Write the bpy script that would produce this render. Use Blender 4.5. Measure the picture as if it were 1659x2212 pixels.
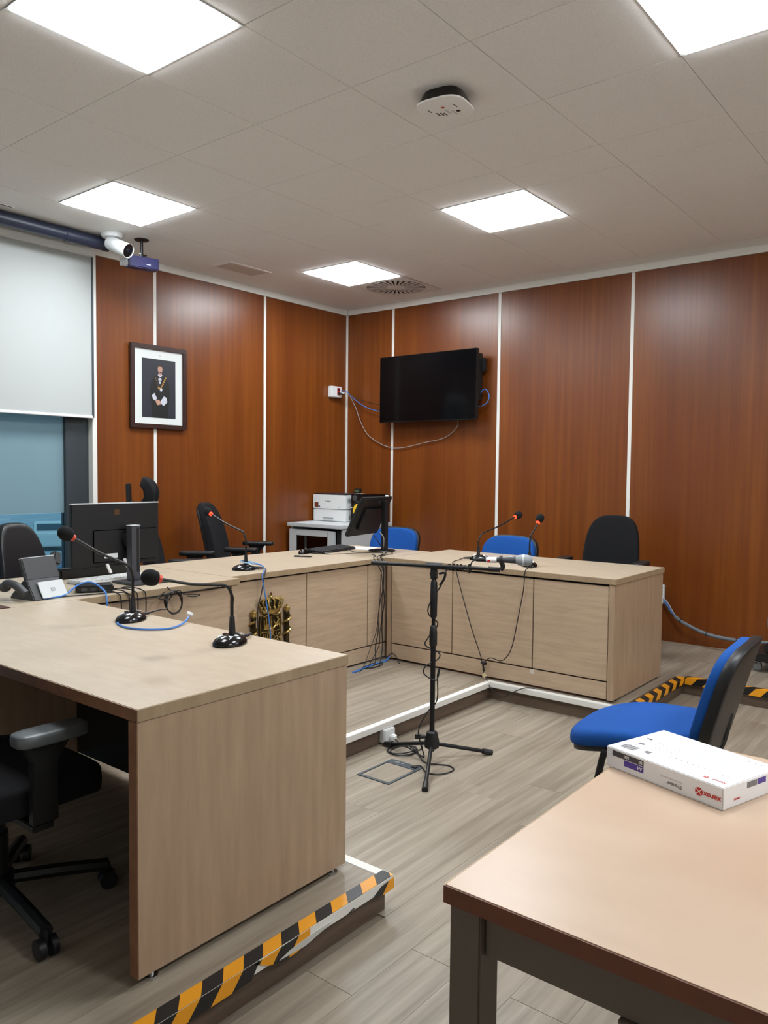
import bpy, bmesh, math, random
from mathutils import Vector, Matrix, Euler
random.seed(7)
for o in list(bpy.data.objects): bpy.data.objects.remove(o)
SC = bpy.context.scene
COL = SC.collection
PI = math.pi
R = math.radians

# ------------------------------------------------------------------ camera, world, exposure
FPX = 1710.58
cam = bpy.data.cameras.new('camera'); cam.sensor_fit = 'HORIZONTAL'; cam.sensor_width = 36.0
cam.lens = 36.0 * FPX / 1659.0; cam.clip_start = 0.05; cam.clip_end = 300
camo = bpy.data.objects.new('camera', cam); COL.objects.link(camo)
yaw, pit, rol = R(51.3219), R(-2.8922), R(0.5811)
fw = Vector((math.sin(yaw)*math.cos(pit), math.cos(yaw)*math.cos(pit), math.sin(pit)))
rt = Vector((math.cos(yaw), -math.sin(yaw), 0)); up = rt.cross(fw)
rt2 = rt*math.cos(rol) + up*math.sin(rol); up2 = -rt*math.sin(rol) + up*math.cos(rol)
M = Matrix((rt2, up2, -fw)).transposed().to_4x4(); M.translation = Vector((-6.1507, -5.4307, 1.3985))
camo.matrix_world = M
SC.camera = camo

W = bpy.data.worlds.new('world'); SC.world = W; W.use_nodes = True
bg = W.node_tree.nodes['Background']; bg.inputs[0].default_value = (0.36, 0.56, 0.68, 1); bg.inputs[1].default_value = 1.2
SC.view_settings.view_transform = 'Standard'; SC.view_settings.look = 'None'
SC.view_settings.gamma = 1.0; SC.view_settings.use_curve_mapping = False
SC.view_settings.exposure = 0.2
PANEL_STRENGTH = 36.0

# ------------------------------------------------------------------ main dimensions (metres)
H = 3.042      # ceiling
HP = 0.11      # raised platform
HD = 0.8135    # bench tops
HT = 0.71      # front table top

# ------------------------------------------------------------------ materials
def lin(c):
    return tuple(((v/255)/12.92 if v/255 <= .04045 else ((v/255+.055)/1.055)**2.4) for v in c) + (1,)
MATS = {}
def mat(name, rgb, rough=.5, metal=0, spec=.5, emit=0, coat=0, alpha=None):
    if name in MATS: return MATS[name]
    m = bpy.data.materials.new(name); m.use_nodes = True
    b = m.node_tree.nodes['Principled BSDF']
    b.inputs['Base Color'].default_value = lin(rgb); b.inputs['Roughness'].default_value = rough
    b.inputs['Metallic'].default_value = metal; b.inputs['Specular IOR Level'].default_value = spec
    if coat: b.inputs['Coat Weight'].default_value = coat; b.inputs['Coat Roughness'].default_value = .15
    if emit: b.inputs['Emission Color'].default_value = lin(rgb); b.inputs['Emission Strength'].default_value = emit
    MATS[name] = m
    return m
def grain(name, c0, c1, scale, rough=.4, bump=0.0, detail=6, spec=.5, vary=0.0, c2=None, big=None, bdist=.002):
    """wood-like streaks: noise in world position, stretched by scale=(x,y,z)"""
    m = mat(name, c0, rough, spec=spec); nt = m.node_tree; N = nt.nodes; L = nt.links; b = N['Principled BSDF']
    g = N.new('ShaderNodeNewGeometry'); mp = N.new('ShaderNodeMapping'); mp.inputs['Scale'].default_value = scale
    L.new(g.outputs['Position'], mp.inputs['Vector'])
    nz = N.new('ShaderNodeTexNoise'); nz.inputs['Scale'].default_value = 1; nz.inputs['Detail'].default_value = detail; nz.inputs['Roughness'].default_value = .6
    L.new(mp.outputs[0], nz.inputs['Vector'])
    vec = mp
    if vary:
        oi = N.new('ShaderNodeObjectInfo'); cx = N.new('ShaderNodeCombineXYZ'); mu = N.new('ShaderNodeMath'); mu.operation = 'MULTIPLY'; mu.inputs[1].default_value = 37
        L.new(oi.outputs['Random'], mu.inputs[0]); 
        for i in range(3): L.new(mu.outputs[0], cx.inputs[i])
        ad = N.new('ShaderNodeVectorMath'); L.new(mp.outputs[0], ad.inputs[0]); L.new(cx.outputs[0], ad.inputs[1]); L.new(ad.outputs[0], nz.inputs['Vector'])
    cr = N.new('ShaderNodeValToRGB'); cr.color_ramp.elements[0].position = .32; cr.color_ramp.elements[1].position = .68
    cr.color_ramp.elements[0].color = lin(c0); cr.color_ramp.elements[1].color = lin(c1)
    L.new(nz.outputs['Fac'], cr.inputs[0])
    out = cr.outputs[0]
    if c2:
        n2 = N.new('ShaderNodeTexNoise'); n2.inputs['Scale'].default_value = 1; n2.inputs['Detail'].default_value = 2
        mp2 = N.new('ShaderNodeMapping'); mp2.inputs['Scale'].default_value = big or tuple(s*.15 for s in scale)
        L.new(g.outputs['Position'], mp2.inputs['Vector']); L.new(mp2.outputs[0], n2.inputs['Vector'])
        mr = N.new('ShaderNodeMapRange'); mr.inputs[1].default_value = .4; mr.inputs[2].default_value = .7; mr.inputs[4].default_value = .7
        L.new(n2.outputs['Fac'], mr.inputs[0])
        mx = N.new('ShaderNodeMix'); mx.data_type = 'RGBA'; L.new(mr.outputs[0], mx.inputs[0]); L.new(out, mx.inputs[6]); mx.inputs[7].default_value = lin(c2)
        out = mx.outputs[2]
    if vary:
        hs = N.new('ShaderNodeHueSaturation'); mr = N.new('ShaderNodeMapRange'); mr.inputs[3].default_value = 1-vary; mr.inputs[4].default_value = 1+vary
        L.new(oi.outputs['Random'], mr.inputs[0]); L.new(mr.outputs[0], hs.inputs['Value']); L.new(out, hs.inputs['Color']); out = hs.outputs[0]
    L.new(out, b.inputs['Base Color'])
    if bump:
        bp = N.new('ShaderNodeBump'); bp.inputs['Strength'].default_value = bump; bp.inputs['Distance'].default_value = bdist
        L.new(nz.outputs['Fac'], bp.inputs['Height']); L.new(bp.outputs[0], b.inputs['Normal'])
    return m
def speckle(name, c0, c1, scale, rough, bump, bdist=.001):
    m = grain(name, c0, c1, (scale,)*3, rough, bump, detail=3, spec=.3, bdist=bdist)
    return m

m_wall = grain('cherry_veneer', (107, 52, 14), (128, 70, 21), (26, 26, .7), .33, .04, 5, c2=(92, 42, 11), big=(3.2, 3.2, .18))
m_wall_plain = mat('wall_substrate', (96, 62, 42), .8)
m_white = mat('white_profile', (226, 224, 218), .45)
m_ceil = speckle('ceiling_tile', (232, 229, 226), (243, 240, 237), 160, .9, .25)
m_plaster = mat('plaster', (238, 237, 234), .85)
m_plank = grain('vinyl_plank', (122, 110, 95), (158, 146, 130), (1.5, 30, 30), .42, .03, 8, vary=.02)
m_riser = grain('riser_laminate', (84, 68, 56), (106, 88, 73), (3, 3, 40), .5, 0, 5)
m_desk = grain('oak_laminate_shaded', (158, 133, 108), (174, 148, 122), (30, 30, 3.0), .36, .03, 5)  # same laminate as the tops, toned darker for shade on upright faces
m_desktop = grain('oak_laminate_top', (180, 163, 141), (190, 174, 152), (30, 9, 9), .34, .02, 5)  # same laminate, lighter for the light falling on the tops
m_front = grain('oak_laminate_front_shaded', (174, 150, 126), (190, 166, 140), (5, 5, 60), .38, .03, 5)  # same laminate again, weaker light on the fronts put into the colour
m_edge_shade = grain('edge_band', (112, 72, 48), (130, 88, 60), (20, 20, 20), .45)  # brown tone stands in for shade on the bench's left-facing edges
m_dedge = grain('oak_edge', (150, 128, 100), (166, 143, 114), (30, 30, 8), .45)
m_table = grain('maple_laminate', (194, 168, 145), (203, 178, 155), (7, 3, 3), .33, .01, 5, c2=(188, 158, 132), big=(2.2, 2.0, 1))
m_tedge_shade = grain('table_edge_shade', (96, 52, 34), (110, 62, 41), (20, 20, 20), .45)  # shade on the table's left-facing edge put into a brown band
m_tmetal = mat('table_steel', (98, 87, 76), .5, .2)
m_gap = mat('shadow_gap_black', (18, 16, 15), .8)
m_black = mat('black_plastic', (17, 17, 19), .45)
m_blackg = mat('black_gloss', (12, 12, 14), .18)
m_blackm = mat('black_steel', (20, 20, 22), .4, .3)
m_blackf = speckle('black_fabric', (14, 14, 16), (22, 22, 25), 400, .95, .3)
m_blackl = mat('black_leather', (20, 20, 23), .38)
m_blue = speckle('blue_fabric', (14, 66, 138), (20, 80, 156), 500, .9, .2)
m_dgrey = mat('dark_grey', (62, 63, 66), .5)
m_grey = mat('mid_grey', (128, 130, 132), .45)
m_lgrey = mat('light_grey', (196, 200, 202), .5)
m_offw = mat('off_white', (224, 226, 226), .45)
m_paper = mat('paper_white', (240, 240, 240), .6)
m_chrome = mat('chrome', (190, 190, 192), .2, 1)
m_steel = mat('satin_steel', (140, 146, 150), .35, .8)
m_cblack = mat('cable_black', (15, 15, 17), .5)
m_cblue = mat('cable_blue', (58, 116, 190), .45)
m_cgrey = mat('cable_grey', (150, 148, 146), .5)
m_conduit = mat('conduit_grey', (104, 110, 116), .55)
m_red = mat('red_led', (255, 60, 30), .4, emit=2.2)
m_redoff = mat('orange_ring', (206, 62, 34), .4)
m_redp = mat('red_plastic', (176, 24, 24), .45)
m_foam = speckle('foam_black', (13, 13, 14), (24, 24, 26), 600, .95, .5)
m_bronze = None
m_yel = mat('yellow_cone', (232, 186, 44), .45)
m_brown = mat('brown_leather', (70, 38, 30), .5)
m_frame = grain('dark_walnut', (44, 26, 22), (60, 36, 30), (30, 30, 30), .35)

def bronze(name, ca, cb, ro):
    m = mat(name, (108, 88, 46), ro, .9); nt = m.node_tree; N = nt.nodes; L = nt.links; b = N['Principled BSDF']
    g = N.new('ShaderNodeNewGeometry'); nz = N.new('ShaderNodeTexNoise'); nz.inputs['Scale'].default_value = 30; nz.inputs['Detail'].default_value = 2
    L.new(g.outputs['Position'], nz.inputs['Vector'])
    cr = N.new('ShaderNodeValToRGB'); cr.color_ramp.elements[0].position = .4; cr.color_ramp.elements[1].position = .66
    cr.color_ramp.elements[0].color = lin(ca); cr.color_ramp.elements[1].color = lin(cb)
    L.new(nz.outputs['Fac'], cr.inputs[0]); L.new(cr.outputs[0], b.inputs['Base Color'])
    return m
m_bronze = bronze('bronze', (150, 124, 70), (205, 178, 112), .3)  # raised parts brightened to strengthen the highlights
m_patina_shade = bronze('bronze_patina_shade', (50, 42, 28), (86, 72, 44), .5)  # patina tone deepened so shade and highlights of the relief stand out

def hazard():
    m = mat('hazard_tape', (232, 156, 24), .38); nt = m.node_tree; N = nt.nodes; L = nt.links; b = N['Principled BSDF']
    tc = N.new('ShaderNodeUVMap')
    sp = N.new('ShaderNodeSeparateXYZ'); L.new(tc.outputs[0], sp.inputs[0])
    fr = N.new('ShaderNodeMath'); fr.operation = 'FRACT'; L.new(sp.outputs[0], fr.inputs[0])
    gt = N.new('ShaderNodeMath'); gt.operation = 'GREATER_THAN'; gt.inputs[1].default_value = .5; L.new(fr.outputs[0], gt.inputs[0])
    mx = N.new('ShaderNodeMix'); mx.data_type = 'RGBA'; L.new(gt.outputs[0], mx.inputs[0])
    mx.inputs[6].default_value = lin((232, 156, 24)); mx.inputs[7].default_value = lin((22, 22, 24))
    L.new(mx.outputs[2], b.inputs['Base Color'])
    return m
m_hazard = hazard()

def glass(name, tint, rough=0.0, opac=.25, film=(120, 170, 185)):
    m = bpy.data.materials.new(name); m.use_nodes = True; nt = m.node_tree; N = nt.nodes; L = nt.links
    N.remove(N['Principled BSDF']); out = N['Material Output']
    tr = N.new('ShaderNodeBsdfTransparent'); tr.inputs[0].default_value = lin(tint)
    gl = N.new('ShaderNodeBsdfGlossy'); gl.inputs['Roughness'].default_value = rough; gl.inputs[0].default_value = (1, 1, 1, 1)
    fr = N.new('ShaderNodeFresnel'); fr.inputs[0].default_value = 1.5
    mx = N.new('ShaderNodeMixShader'); L.new(fr.outputs[0], mx.inputs[0]); L.new(tr.outputs[0], mx.inputs[1]); L.new(gl.outputs[0], mx.inputs[2])
    src = mx
    if opac:
        df = N.new('ShaderNodeBsdfDiffuse'); df.inputs[0].default_value = lin(film)
        tl = N.new('ShaderNodeBsdfTranslucent'); tl.inputs[0].default_value = lin(film)
        m2 = N.new('ShaderNodeMixShader'); m2.inputs[0].default_value = .5; L.new(df.outputs[0], m2.inputs[1]); L.new(tl.outputs[0], m2.inputs[2])
        m3 = N.new('ShaderNodeMixShader'); m3.inputs[0].default_value = opac; L.new(mx.outputs[0], m3.inputs[1]); L.new(m2.outputs[0], m3.inputs[2]); src = m3
    L.new(src.outputs[0], out.inputs['Surface'])
    return m
m_glass = glass('clear_glass', (215, 232, 240), 0, .0)
m_frost = glass('frosted_film', (170, 190, 196), .25, .92, (164, 190, 198))
m_rack = glass('smoked_glass', (60, 60, 62), .02, .0)

def led():
    m = bpy.data.materials.new('led_diffuser'); m.use_nodes = True
    b = m.node_tree.nodes['Principled BSDF']; b.inputs['Base Color'].default_value = (.9, .9, .9, 1)
    b.inputs['Emission Color'].default_value = (.91, .965, 1.0, 1); b.inputs['Emission Strength'].default_value = PANEL_STRENGTH
    return m
m_led = led()

# ------------------------------------------------------------------ mesh helpers
def catmull(pts, n=6, closed=False):
    P = [Vector(p) for p in pts]
    if len(P) < 3: return P
    out = []; k = len(P); segs = k if closed else k-1
    for i in range(segs):
        if closed: a, b, c, d = P[(i-1) % k], P[i], P[(i+1) % k], P[(i+2) % k]
        else:
            b, c = P[i], P[i+1]; a = P[i-1] if i else b*2-c; d = P[i+2] if i+2 < k else c*2-b
        for j in range(n):
            t = j/n
            out.append(.5*((2*b)+(c-a)*t+(2*a-5*b+4*c-d)*t*t+(3*b-a-3*c+d)*t**3))
    if not closed: out.append(P[-1])
    return out
class MB:
    def __init__(s): s.v = []; s.f = []
    def add(s, vs, fs):
        k = len(s.v); s.v += [Vector(v) for v in vs]; s.f += [tuple(i+k for i in f) for f in fs]; return s
    def box(s, x0, x1, y0, y1, z0, z1):
        x0, x1 = min(x0, x1), max(x0, x1); y0, y1 = min(y0, y1), max(y0, y1); z0, z1 = min(z0, z1), max(z0, z1)
        return s.add([(x0,y0,z0),(x1,y0,z0),(x1,y1,z0),(x0,y1,z0),(x0,y0,z1),(x1,y0,z1),(x1,y1,z1),(x0,y1,z1)],
                     [(0,3,2,1),(4,5,6,7),(0,1,5,4),(1,2,6,5),(2,3,7,6),(3,0,4,7)])
    def obox(s, c, size, rot=(0,0,0)):
        m = Euler(rot).to_matrix(); c = Vector(c); a, b, d = [q/2 for q in size]
        vs = [c + m @ Vector(p) for p in [(-a,-b,-d),(a,-b,-d),(a,b,-d),(-a,b,-d),(-a,-b,d),(a,-b,d),(a,b,d),(-a,b,d)]]
        return s.add(vs, [(0,3,2,1),(4,5,6,7),(0,1,5,4),(1,2,6,5),(2,3,7,6),(3,0,4,7)])
    def ring_loft(s, rings, cap0=True, cap1=True, closed=False):
        n = len(rings[0]); k = len(s.v)
        for r in rings: s.v += [Vector(p) for p in r]
        m = len(rings)
        for i in range(m if closed else m-1):
            for j in range(n):
                a = k+i*n+j; b = k+i*n+(j+1) % n; i2 = (i+1) % m; c = k+i2*n+(j+1) % n; d = k+i2*n+j
                s.f.append((a, b, c, d))
        if not closed:
            if cap0: s.f.append(tuple(k+j for j in reversed(range(n))))
            if cap1: s.f.append(tuple(k+(m-1)*n+j for j in range(n)))
        return s
    def cyl(s, p0, p1, r0, r1=None, seg=16):
        r1 = r0 if r1 is None else r1; p0 = Vector(p0); p1 = Vector(p1); d = (p1-p0).normalized()
        u = d.orthogonal().normalized(); w = d.cross(u)
        return s.ring_loft([[p+(u*math.cos(2*PI*j/seg)+w*math.sin(2*PI*j/seg))*r for j in range(seg)] for p, r in ((p0, r0), (p1, r1))])
    def tube(s, pts, r, seg=7, closed=False, smooth=6, radii=None):
        P = catmull(pts, smooth, closed) if smooth else [Vector(p) for p in pts]
        n = len(P); u = None; rings = []
        for i, p in enumerate(P):
            if closed: d = P[(i+1) % n]-P[i-1]
            else: d = P[min(i+1, n-1)]-P[max(i-1, 0)]
            if d.length < 1e-9: d = Vector((0,0,1))
            d.normalize()
            if u is None: u = d.orthogonal().normalized()
            u = u-d*u.dot(d)
            if u.length < 1e-6: u = d.orthogonal()
            u.normalize(); w = d.cross(u)
            rr = r if radii is None else radii[0]+(radii[1]-radii[0])*i/(n-1)
            rings.append([p+(u*math.cos(2*PI*j/seg)+w*math.sin(2*PI*j/seg))*rr for j in range(seg)])
        return s.ring_loft(rings, closed=closed)
    def lathe(s, prof, c=(0,0,0), seg=24, sx=1, sy=1, rot=None):
        c = Vector(c); m = rot or Matrix.Identity(3); rings = []
        for r, z in prof:
            rings.append([c + m @ Vector((max(r,1e-4)*sx*math.cos(2*PI*j/seg), max(r,1e-4)*sy*math.sin(2*PI*j/seg), z)) for j in range(seg)])
        return s.ring_loft(rings)
    def ball(s, c, r, sx=1, sy=1, sz=1, seg=18, rot=None):
        n = 10; return s.lathe([(r*math.sin(PI*i/n), -r*sz*math.cos(PI*i/n)) for i in range(n+1)], c, seg, sx, sy, rot)
    def prism(s, poly, o, u, v, depth):
        """2-D polygon (counter-clockwise) in frame o,u,v, thickness along u x v"""
        o = Vector(o); u = Vector(u); v = Vector(v); n = u.cross(v).normalized()
        a = [o+u*p[0]+v*p[1] for p in poly]; b = [p+n*depth for p in a]
        return s.ring_loft([a, b])
    def pad(s, w, h, t, n=4.0, e=.3, seg=44, rings=9, fn=None, taper=0.0):
        """cushion in the XY plane, thickness along Z; fn deforms each vertex"""
        rr = []
        for i in range(rings+1):
            ph = -PI/2+PI*i/rings; c = max(math.cos(ph), 0)**e; z = math.copysign(abs(math.sin(ph))**e, math.sin(ph))*t/2
            edge = 1-min(w, h, t*2.2)/max(w, h)*.35*(1-c)
            ring = []
            for j in range(seg):
                a = 2*PI*j/seg; ca, sa = math.cos(a), math.sin(a)
                x = math.copysign(abs(ca)**(2/n), ca)*w/2; y = math.copysign(abs(sa)**(2/n), sa)*h/2
                q = 1-(1-c)*min(t*1.1/max(w, 1e-6), .45); q2 = 1-(1-c)*min(t*1.1/max(h, 1e-6), .45)
                x *= q; y *= q2
                x *= 1-taper*(y/h+.5)
                p = Vector((x, y, z)); ring.append(fn(p) if fn else p)
            rr.append(ring)
        return s.ring_loft(rr)
    def xf(s, m, start=0):
        for i in range(start, len(s.v)): s.v[i] = m @ s.v[i]
        return s

def root_loc(p):
    while p.parent: p = p.parent
    return p.location
def finish(me, bevel, smooth, angle=35):
    if bevel:
        bm = bmesh.new(); bm.from_mesh(me)
        bmesh.ops.remove_doubles(bm, verts=bm.verts, dist=1e-6)
        es = [e for e in bm.edges if len(e.link_faces) == 2 and e.calc_face_angle(0) > .6]
        bmesh.ops.bevel(bm, geom=es, offset=bevel, segments=2, affect='EDGES', clamp_overlap=True)
        bm.to_mesh(me); bm.free()
    bm = bmesh.new(); bm.from_mesh(me); bmesh.ops.recalc_face_normals(bm, faces=bm.faces); bm.to_mesh(me); bm.free()
    if smooth:
        me.polygons.foreach_set('use_smooth', [True]*len(me.polygons)); me.set_sharp_from_angle(angle=R(angle))
def obj(name, mb, m, parent=None, world=True, bevel=0, smooth=False, origin=None, angle=35):
    me = bpy.data.meshes.new(name); vs = mb.v
    if parent is not None and world: off = Vector(root_loc(parent))
    elif parent is None:
        if origin is not None: off = Vector(origin)
        else:
            xs = [v.x for v in vs]; ys = [v.y for v in vs]; zs = [v.z for v in vs]
            off = Vector(((min(xs)+max(xs))/2, (min(ys)+max(ys))/2, min(zs)))
    else: off = Vector((0,0,0))
    me.from_pydata([v-off for v in vs], [], mb.f); me.update()
    finish(me, bevel, smooth, angle)
    if m: me.materials.append(m)
    o = bpy.data.objects.new(name, me); COL.objects.link(o)
    if parent is not None: o.parent = parent
    else: o.location = off
    return o
def tag(o, label, cat, group=None, kind=None):
    if label: o['label'] = label
    if cat: o['category'] = cat
    if group: o['group'] = group
    if kind: o['kind'] = kind
    return o
def thing(name, label, cat, loc=(0,0,0), rz=0, group=None):
    o = bpy.data.objects.new(name, None); COL.objects.link(o); o.empty_display_size = .05
    o.location = loc; o.rotation_euler = (0, 0, rz); return tag(o, label, cat, group)
def struct(name, mb, m, parent=None, label=None, **k):
    o = obj(name, mb, m, parent, **k)
    if parent is None: o['kind'] = 'structure'
    if label: o['label'] = label
    return o
def copy_tree(o, parent=None):
    c = o.copy(); COL.objects.link(c); c.parent = parent
    for ch in [q for q in o.children]: copy_tree(ch, c)
    return c
def clone(src, name, loc, parent, rot=(0,0,0), m=None):
    o = bpy.data.objects.new(name, src.data); COL.objects.link(o); o.parent = parent; o.location = loc; o.rotation_euler = rot; return o
def text(name, s, size, m, parent, o, u, v, depth=.0006, offset=0, align='LEFT', world=True, italic=0):
    """lettering as thin raised mesh in frame (origin o, right u, up v)"""
    cu = bpy.data.curves.new(name, 'FONT'); cu.body = s; cu.size = size; cu.extrude = depth/2; cu.offset = offset; cu.align_x = align; cu.shear = italic
    cu.resolution_u = 3
    t = bpy.data.objects.new(name, cu); COL.objects.link(t)
    dg = bpy.context.evaluated_depsgraph_get(); me = bpy.data.meshes.new_from_object(t.evaluated_get(dg))
    bpy.data.objects.remove(t); bpy.data.curves.remove(cu)
    u = Vector(u).normalized(); v = Vector(v).normalized(); n = u.cross(v)
    mm = Matrix((u, v, n)).transposed().to_4x4(); mm.translation = Vector(o) - (Vector(root_loc(parent)) if world else Vector((0,0,0)))
    me.transform(mm); me.materials.clear(); me.materials.append(m); me.name = name
    q = bpy.data.objects.new(name, me); COL.objects.link(q); q.parent = parent
    return q

# ================================================================== THE SETTING
# ---- lower floor with planks
fl = MB().box(-7.7, .1, -7.9, -2.0, -.06, -.002)
floor = struct('floor', fl, mat('floor_joint', (112, 100, 86), .7))
PW = .165
def plank_mesh(L, w, t=.004):
    me = bpy.data.meshes.new('plank'); b = MB().box(0, L, 0, w, 0, t)
    me.from_pydata(b.v, [], b.f); me.update(); finish(me, .0003, False); me.materials.append(m_plank); return me
def planks(parent, x0, x1, y0, y1, z, seed, inside):
    rnd = random.Random(seed); cache = {}; n = 0; rl = Vector(root_loc(parent))
    row = 0; y = y0
    while y < y1-1e-4:
        w = min(PW, y1-y); off = rnd.random()*1.15; x = x0-off
        while x < x1:
            a = max(x, x0); b = min(x+1.2, x1)
            L = round(b-a, 2)
            for (ra, rb) in inside(a, b, y, y+w):
                L = rb-ra
                if L > .03:
                    key = (round(L, 2), round(w, 3))
                    if key not in cache: cache[key] = plank_mesh(key[0]-.0012, w-.0005)
                    o = bpy.data.objects.new('plank', cache[key]); COL.objects.link(o); o.parent = parent; o.location = Vector((ra, y, z-.004))-rl; n += 1
            x += 1.2
        y += PW; row += 1
    return n
# pit area and area in front of the platform arms (only where the picture can see)
def in_low(a, b, ya, yb):
    ym = (ya+yb)/2; out = []
    if ym > -3.0 and not (-4.3 < a and b < -1.8): a = max(a, -4.25); b = min(b, -1.9)
    if ym > -3.93: a = max(a, -4.25)
    b = min(b, -.95)
    if b > a: out.append((a, b))
    return out
planks(floor, -7.2, -.9, -6.9, -2.92, .002, 3, in_low)

# ---- raised platform: U-shaped, built from three slabs
PX1, PY1 = -4.195, -3.92     # near arm: right edge, front edge
PX3, PY2 = -1.969, -2.937    # inner corner of the pit
PY3, PX4 = -3.82, -1.06      # far arm: front edge, strip along the right wall
pl = MB()
pl.box(-7.6, PX1-.02, PY1+.02, 0.0, -.05, HP-.004)
pl.box(PX1-.02, PX3+.02, PY2+.02, 0.0, -.05, HP-.004)
pl.box(PX3+.02, 0, PY3+.02, 0, -.05, HP-.004)
pl.box(PX4+.02, 0, -7.8, PY3+.02, -.05, HP-.004)
platform = struct('platform', pl, m_riser, label='raised U-shaped platform with dark riser under the benches')
def in_plat(a, b, ya, yb):
    ym = (ya+yb)/2; out = []
    def put(p, q):
        if q-p > .03: out.append((p, q))
    if ym > PY2: put(a, b)
    else:
        if ym > PY1: put(a, min(b, PX1))
        if ym > PY3: put(max(a, PX3), b)
        else: put(max(a, PX4), b)
    return out
planks(platform, -7.0, -.01, -3.92, -.02, HP, 5, in_plat)
planks(platform, PX4, -.01, -5.2, -3.92, HP, 6, lambda a, b, c, d: [(a, b)])
def nosing(x0, x1, y0, y1, down):
    b = MB().box(x0, x1, y0, y1, HP-.03, HP+.003); return b
for i, (x0, x1, y0, y1) in enumerate([(PX1, PX3, PY2-.003, PY2+.035), (PX3-.003, PX3+.035, PY3, PY2+.0347), (PX1-.035, PX1+.003, PY1, PY2+.0347)]):
    n = obj('edge_nosing', nosing(x0, x1, y0, y1, 0), m_white, platform, bevel=.002)
# front nosings under the hazard tape
obj('edge_nosing', nosing(-7.2, PX1, PY1-.001, PY1+.03, 0), m_white, platform, bevel=.002)
obj('edge_nosing', nosing(PX3, PX4, PY3-.001, PY3+.03, 0), m_white, platform, bevel=.002)
obj('edge_nosing', nosing(PX4-.001, PX4+.03, -7.2, PY3, 0), m_white, platform, bevel=.002)

def tape(name, quads, label, slope=.9, period=.136, phase=0.0, along='x', thick=.0012):
    """thin striped tape: quads are (4 points, outward normal); stripe coordinate stored as UV"""
    me = bpy.data.meshes.new(name); vs = []; fs = []; uv = []
    for pts, nrm in quads:
        k = len(vs); nrm = Vector(nrm)*thick; n = len(pts)
        P = [Vector(p) for p in pts]
        vs += [p+nrm for p in P] + [p for p in P]
        fs.append(tuple(range(k, k+n)))
        for j in range(n): fs.append((k+j, k+n+j, k+n+(j+1) % n, k+(j+1) % n))
    me.from_pydata(vs, [], fs); me.update()
    l = me.uv_layers.new(name='UVMap')
    for p in me.polygons:
        for li in p.loop_indices:
            v = vs[me.loops[li].vertex_index]
            s = (v.x - slope*(v.y-PY1) - slope*(v.z-HP)) if along == 'x' else (v.y + slope*(v.x-PX4) + slope*(v.z-HP))
            l.data[li].uv = ((s-phase)/period, 0)
    bm = bmesh.new(); bm.from_mesh(me); bmesh.ops.recalc_face_normals(bm, faces=bm.faces); bm.to_mesh(me); bm.free()
    me.materials.append(m_hazard); o = bpy.data.objects.new(name, me); COL.objects.link(o)
    return tag(o, label, 'tape')
zt = HP+.003
yf = PY1-.002
def riser_piece(xa, xb, top, low, seed, ymul=0):
    """torn piece of tape hanging on the front face"""
    rnd = random.Random(seed); n = max(4, int((xb-xa)/.05)); P = []
    for i in range(n+1): P.append((xa+(xb-xa)*i/n, yf, low+rnd.uniform(-.006, .010)))
    P[0] = (xa, yf, top-.003); 
    P.append((xb, yf, top)); 
    return (P, (0,-1,0))
quads = [([(-7.2, PY1, zt), (PX1-.002, PY1, zt), (PX1-.002, PY1+.045, zt), (-7.2, PY1+.045, zt)], (0,0,1)),
         ([(-7.2, yf, .072), (-4.80, yf, .072), (-4.77, yf, zt), (-7.2, yf, zt)], (0,-1,0)),
         riser_piece(-4.79, -4.58, zt, .073, 2),
         ([(-4.30, yf, .082), (-4.245, yf, .07), (-4.196, yf, .072), (-4.196, yf, zt-.006), (-4.26, yf, zt-.012)], (0,-1,0)),
         ([(-4.42, yf, .082), (-4.385, yf, .086), (-4.395, yf, .090)], (0,-1,0))]
tape('hazard_tape', quads, 'torn yellow and black hazard tape on the near platform edge', phase=-5.032)
tape('hazard_tape', [([(PX3+.03, PY3-.002, zt), (PX4, PY3-.002, zt), (PX4, PY3+.045, zt), (PX3+.03, PY3+.045, zt)], (0,0,1)),
      ([(PX3+.03, PY3-.002, .075), (PX4, PY3-.002, .075), (PX4, PY3-.002, zt), (PX3+.03, PY3-.002, zt)], (0,-1,0))],
     'hazard tape on the step edge beside the far bench end', phase=-1.5)
tape('hazard_tape', [([(PX4-.002, -7.0, zt), (PX4+.045, -7.0, zt), (PX4+.045, PY3-.003, zt), (PX4-.002, PY3-.003, zt)], (0,0,1)),
      ([(PX4-.002, -7.0, .07), (PX4-.002, -7.0, zt), (PX4-.002, PY3-.003, zt), (PX4-.002, PY3-.003, .07)], (-1,0,0))],
     'hazard tape on the step edge running along the right wall', along='y', phase=-3.9)
# white torn residue hanging below the nosing
res = MB().prism([(-4.70,.078),(-4.60,.072),(-4.50,.088),(-4.49,.094),(-4.55,.095),(-4.66,.088)], (0, yf+.0008, 0), (1,0,0), (0,0,1), .003)
tag(obj('tape_scrap', res, mat('residue', (196, 196, 188), .7)), 'pale torn scrap of tape backing on the platform edge', 'scrap')

# ---- wall at the back (portrait side) with veneer panels and white joint strips
wb = MB().box(-2.84, .12, .014, .14, -.05, H+.05)
wall_back = struct('wall_back', wb, m_wall_plain)
hdr = MB().box(-7.7, -2.84, .06, .14, 2.99, H+.05).box(-7.7, -2.84, .06, .14, -.05, .16)
obj('window_header', hdr, m_plaster, wall_back)
JA = [0, -1.136, -2.319, -2.835]
for a, b in zip(JA, JA[1:]): obj('wall_panel', MB().box(b+.003, a-.003, 0, .014, HP-.02, H-.055), m_wall, wall_back, bevel=.001)
for x in (JA[1], JA[2]): obj('joint_strip', MB().box(x-.014, x+.014, -.004, .006, HP, H-.055), m_white, wall_back, bevel=.001)
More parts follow.
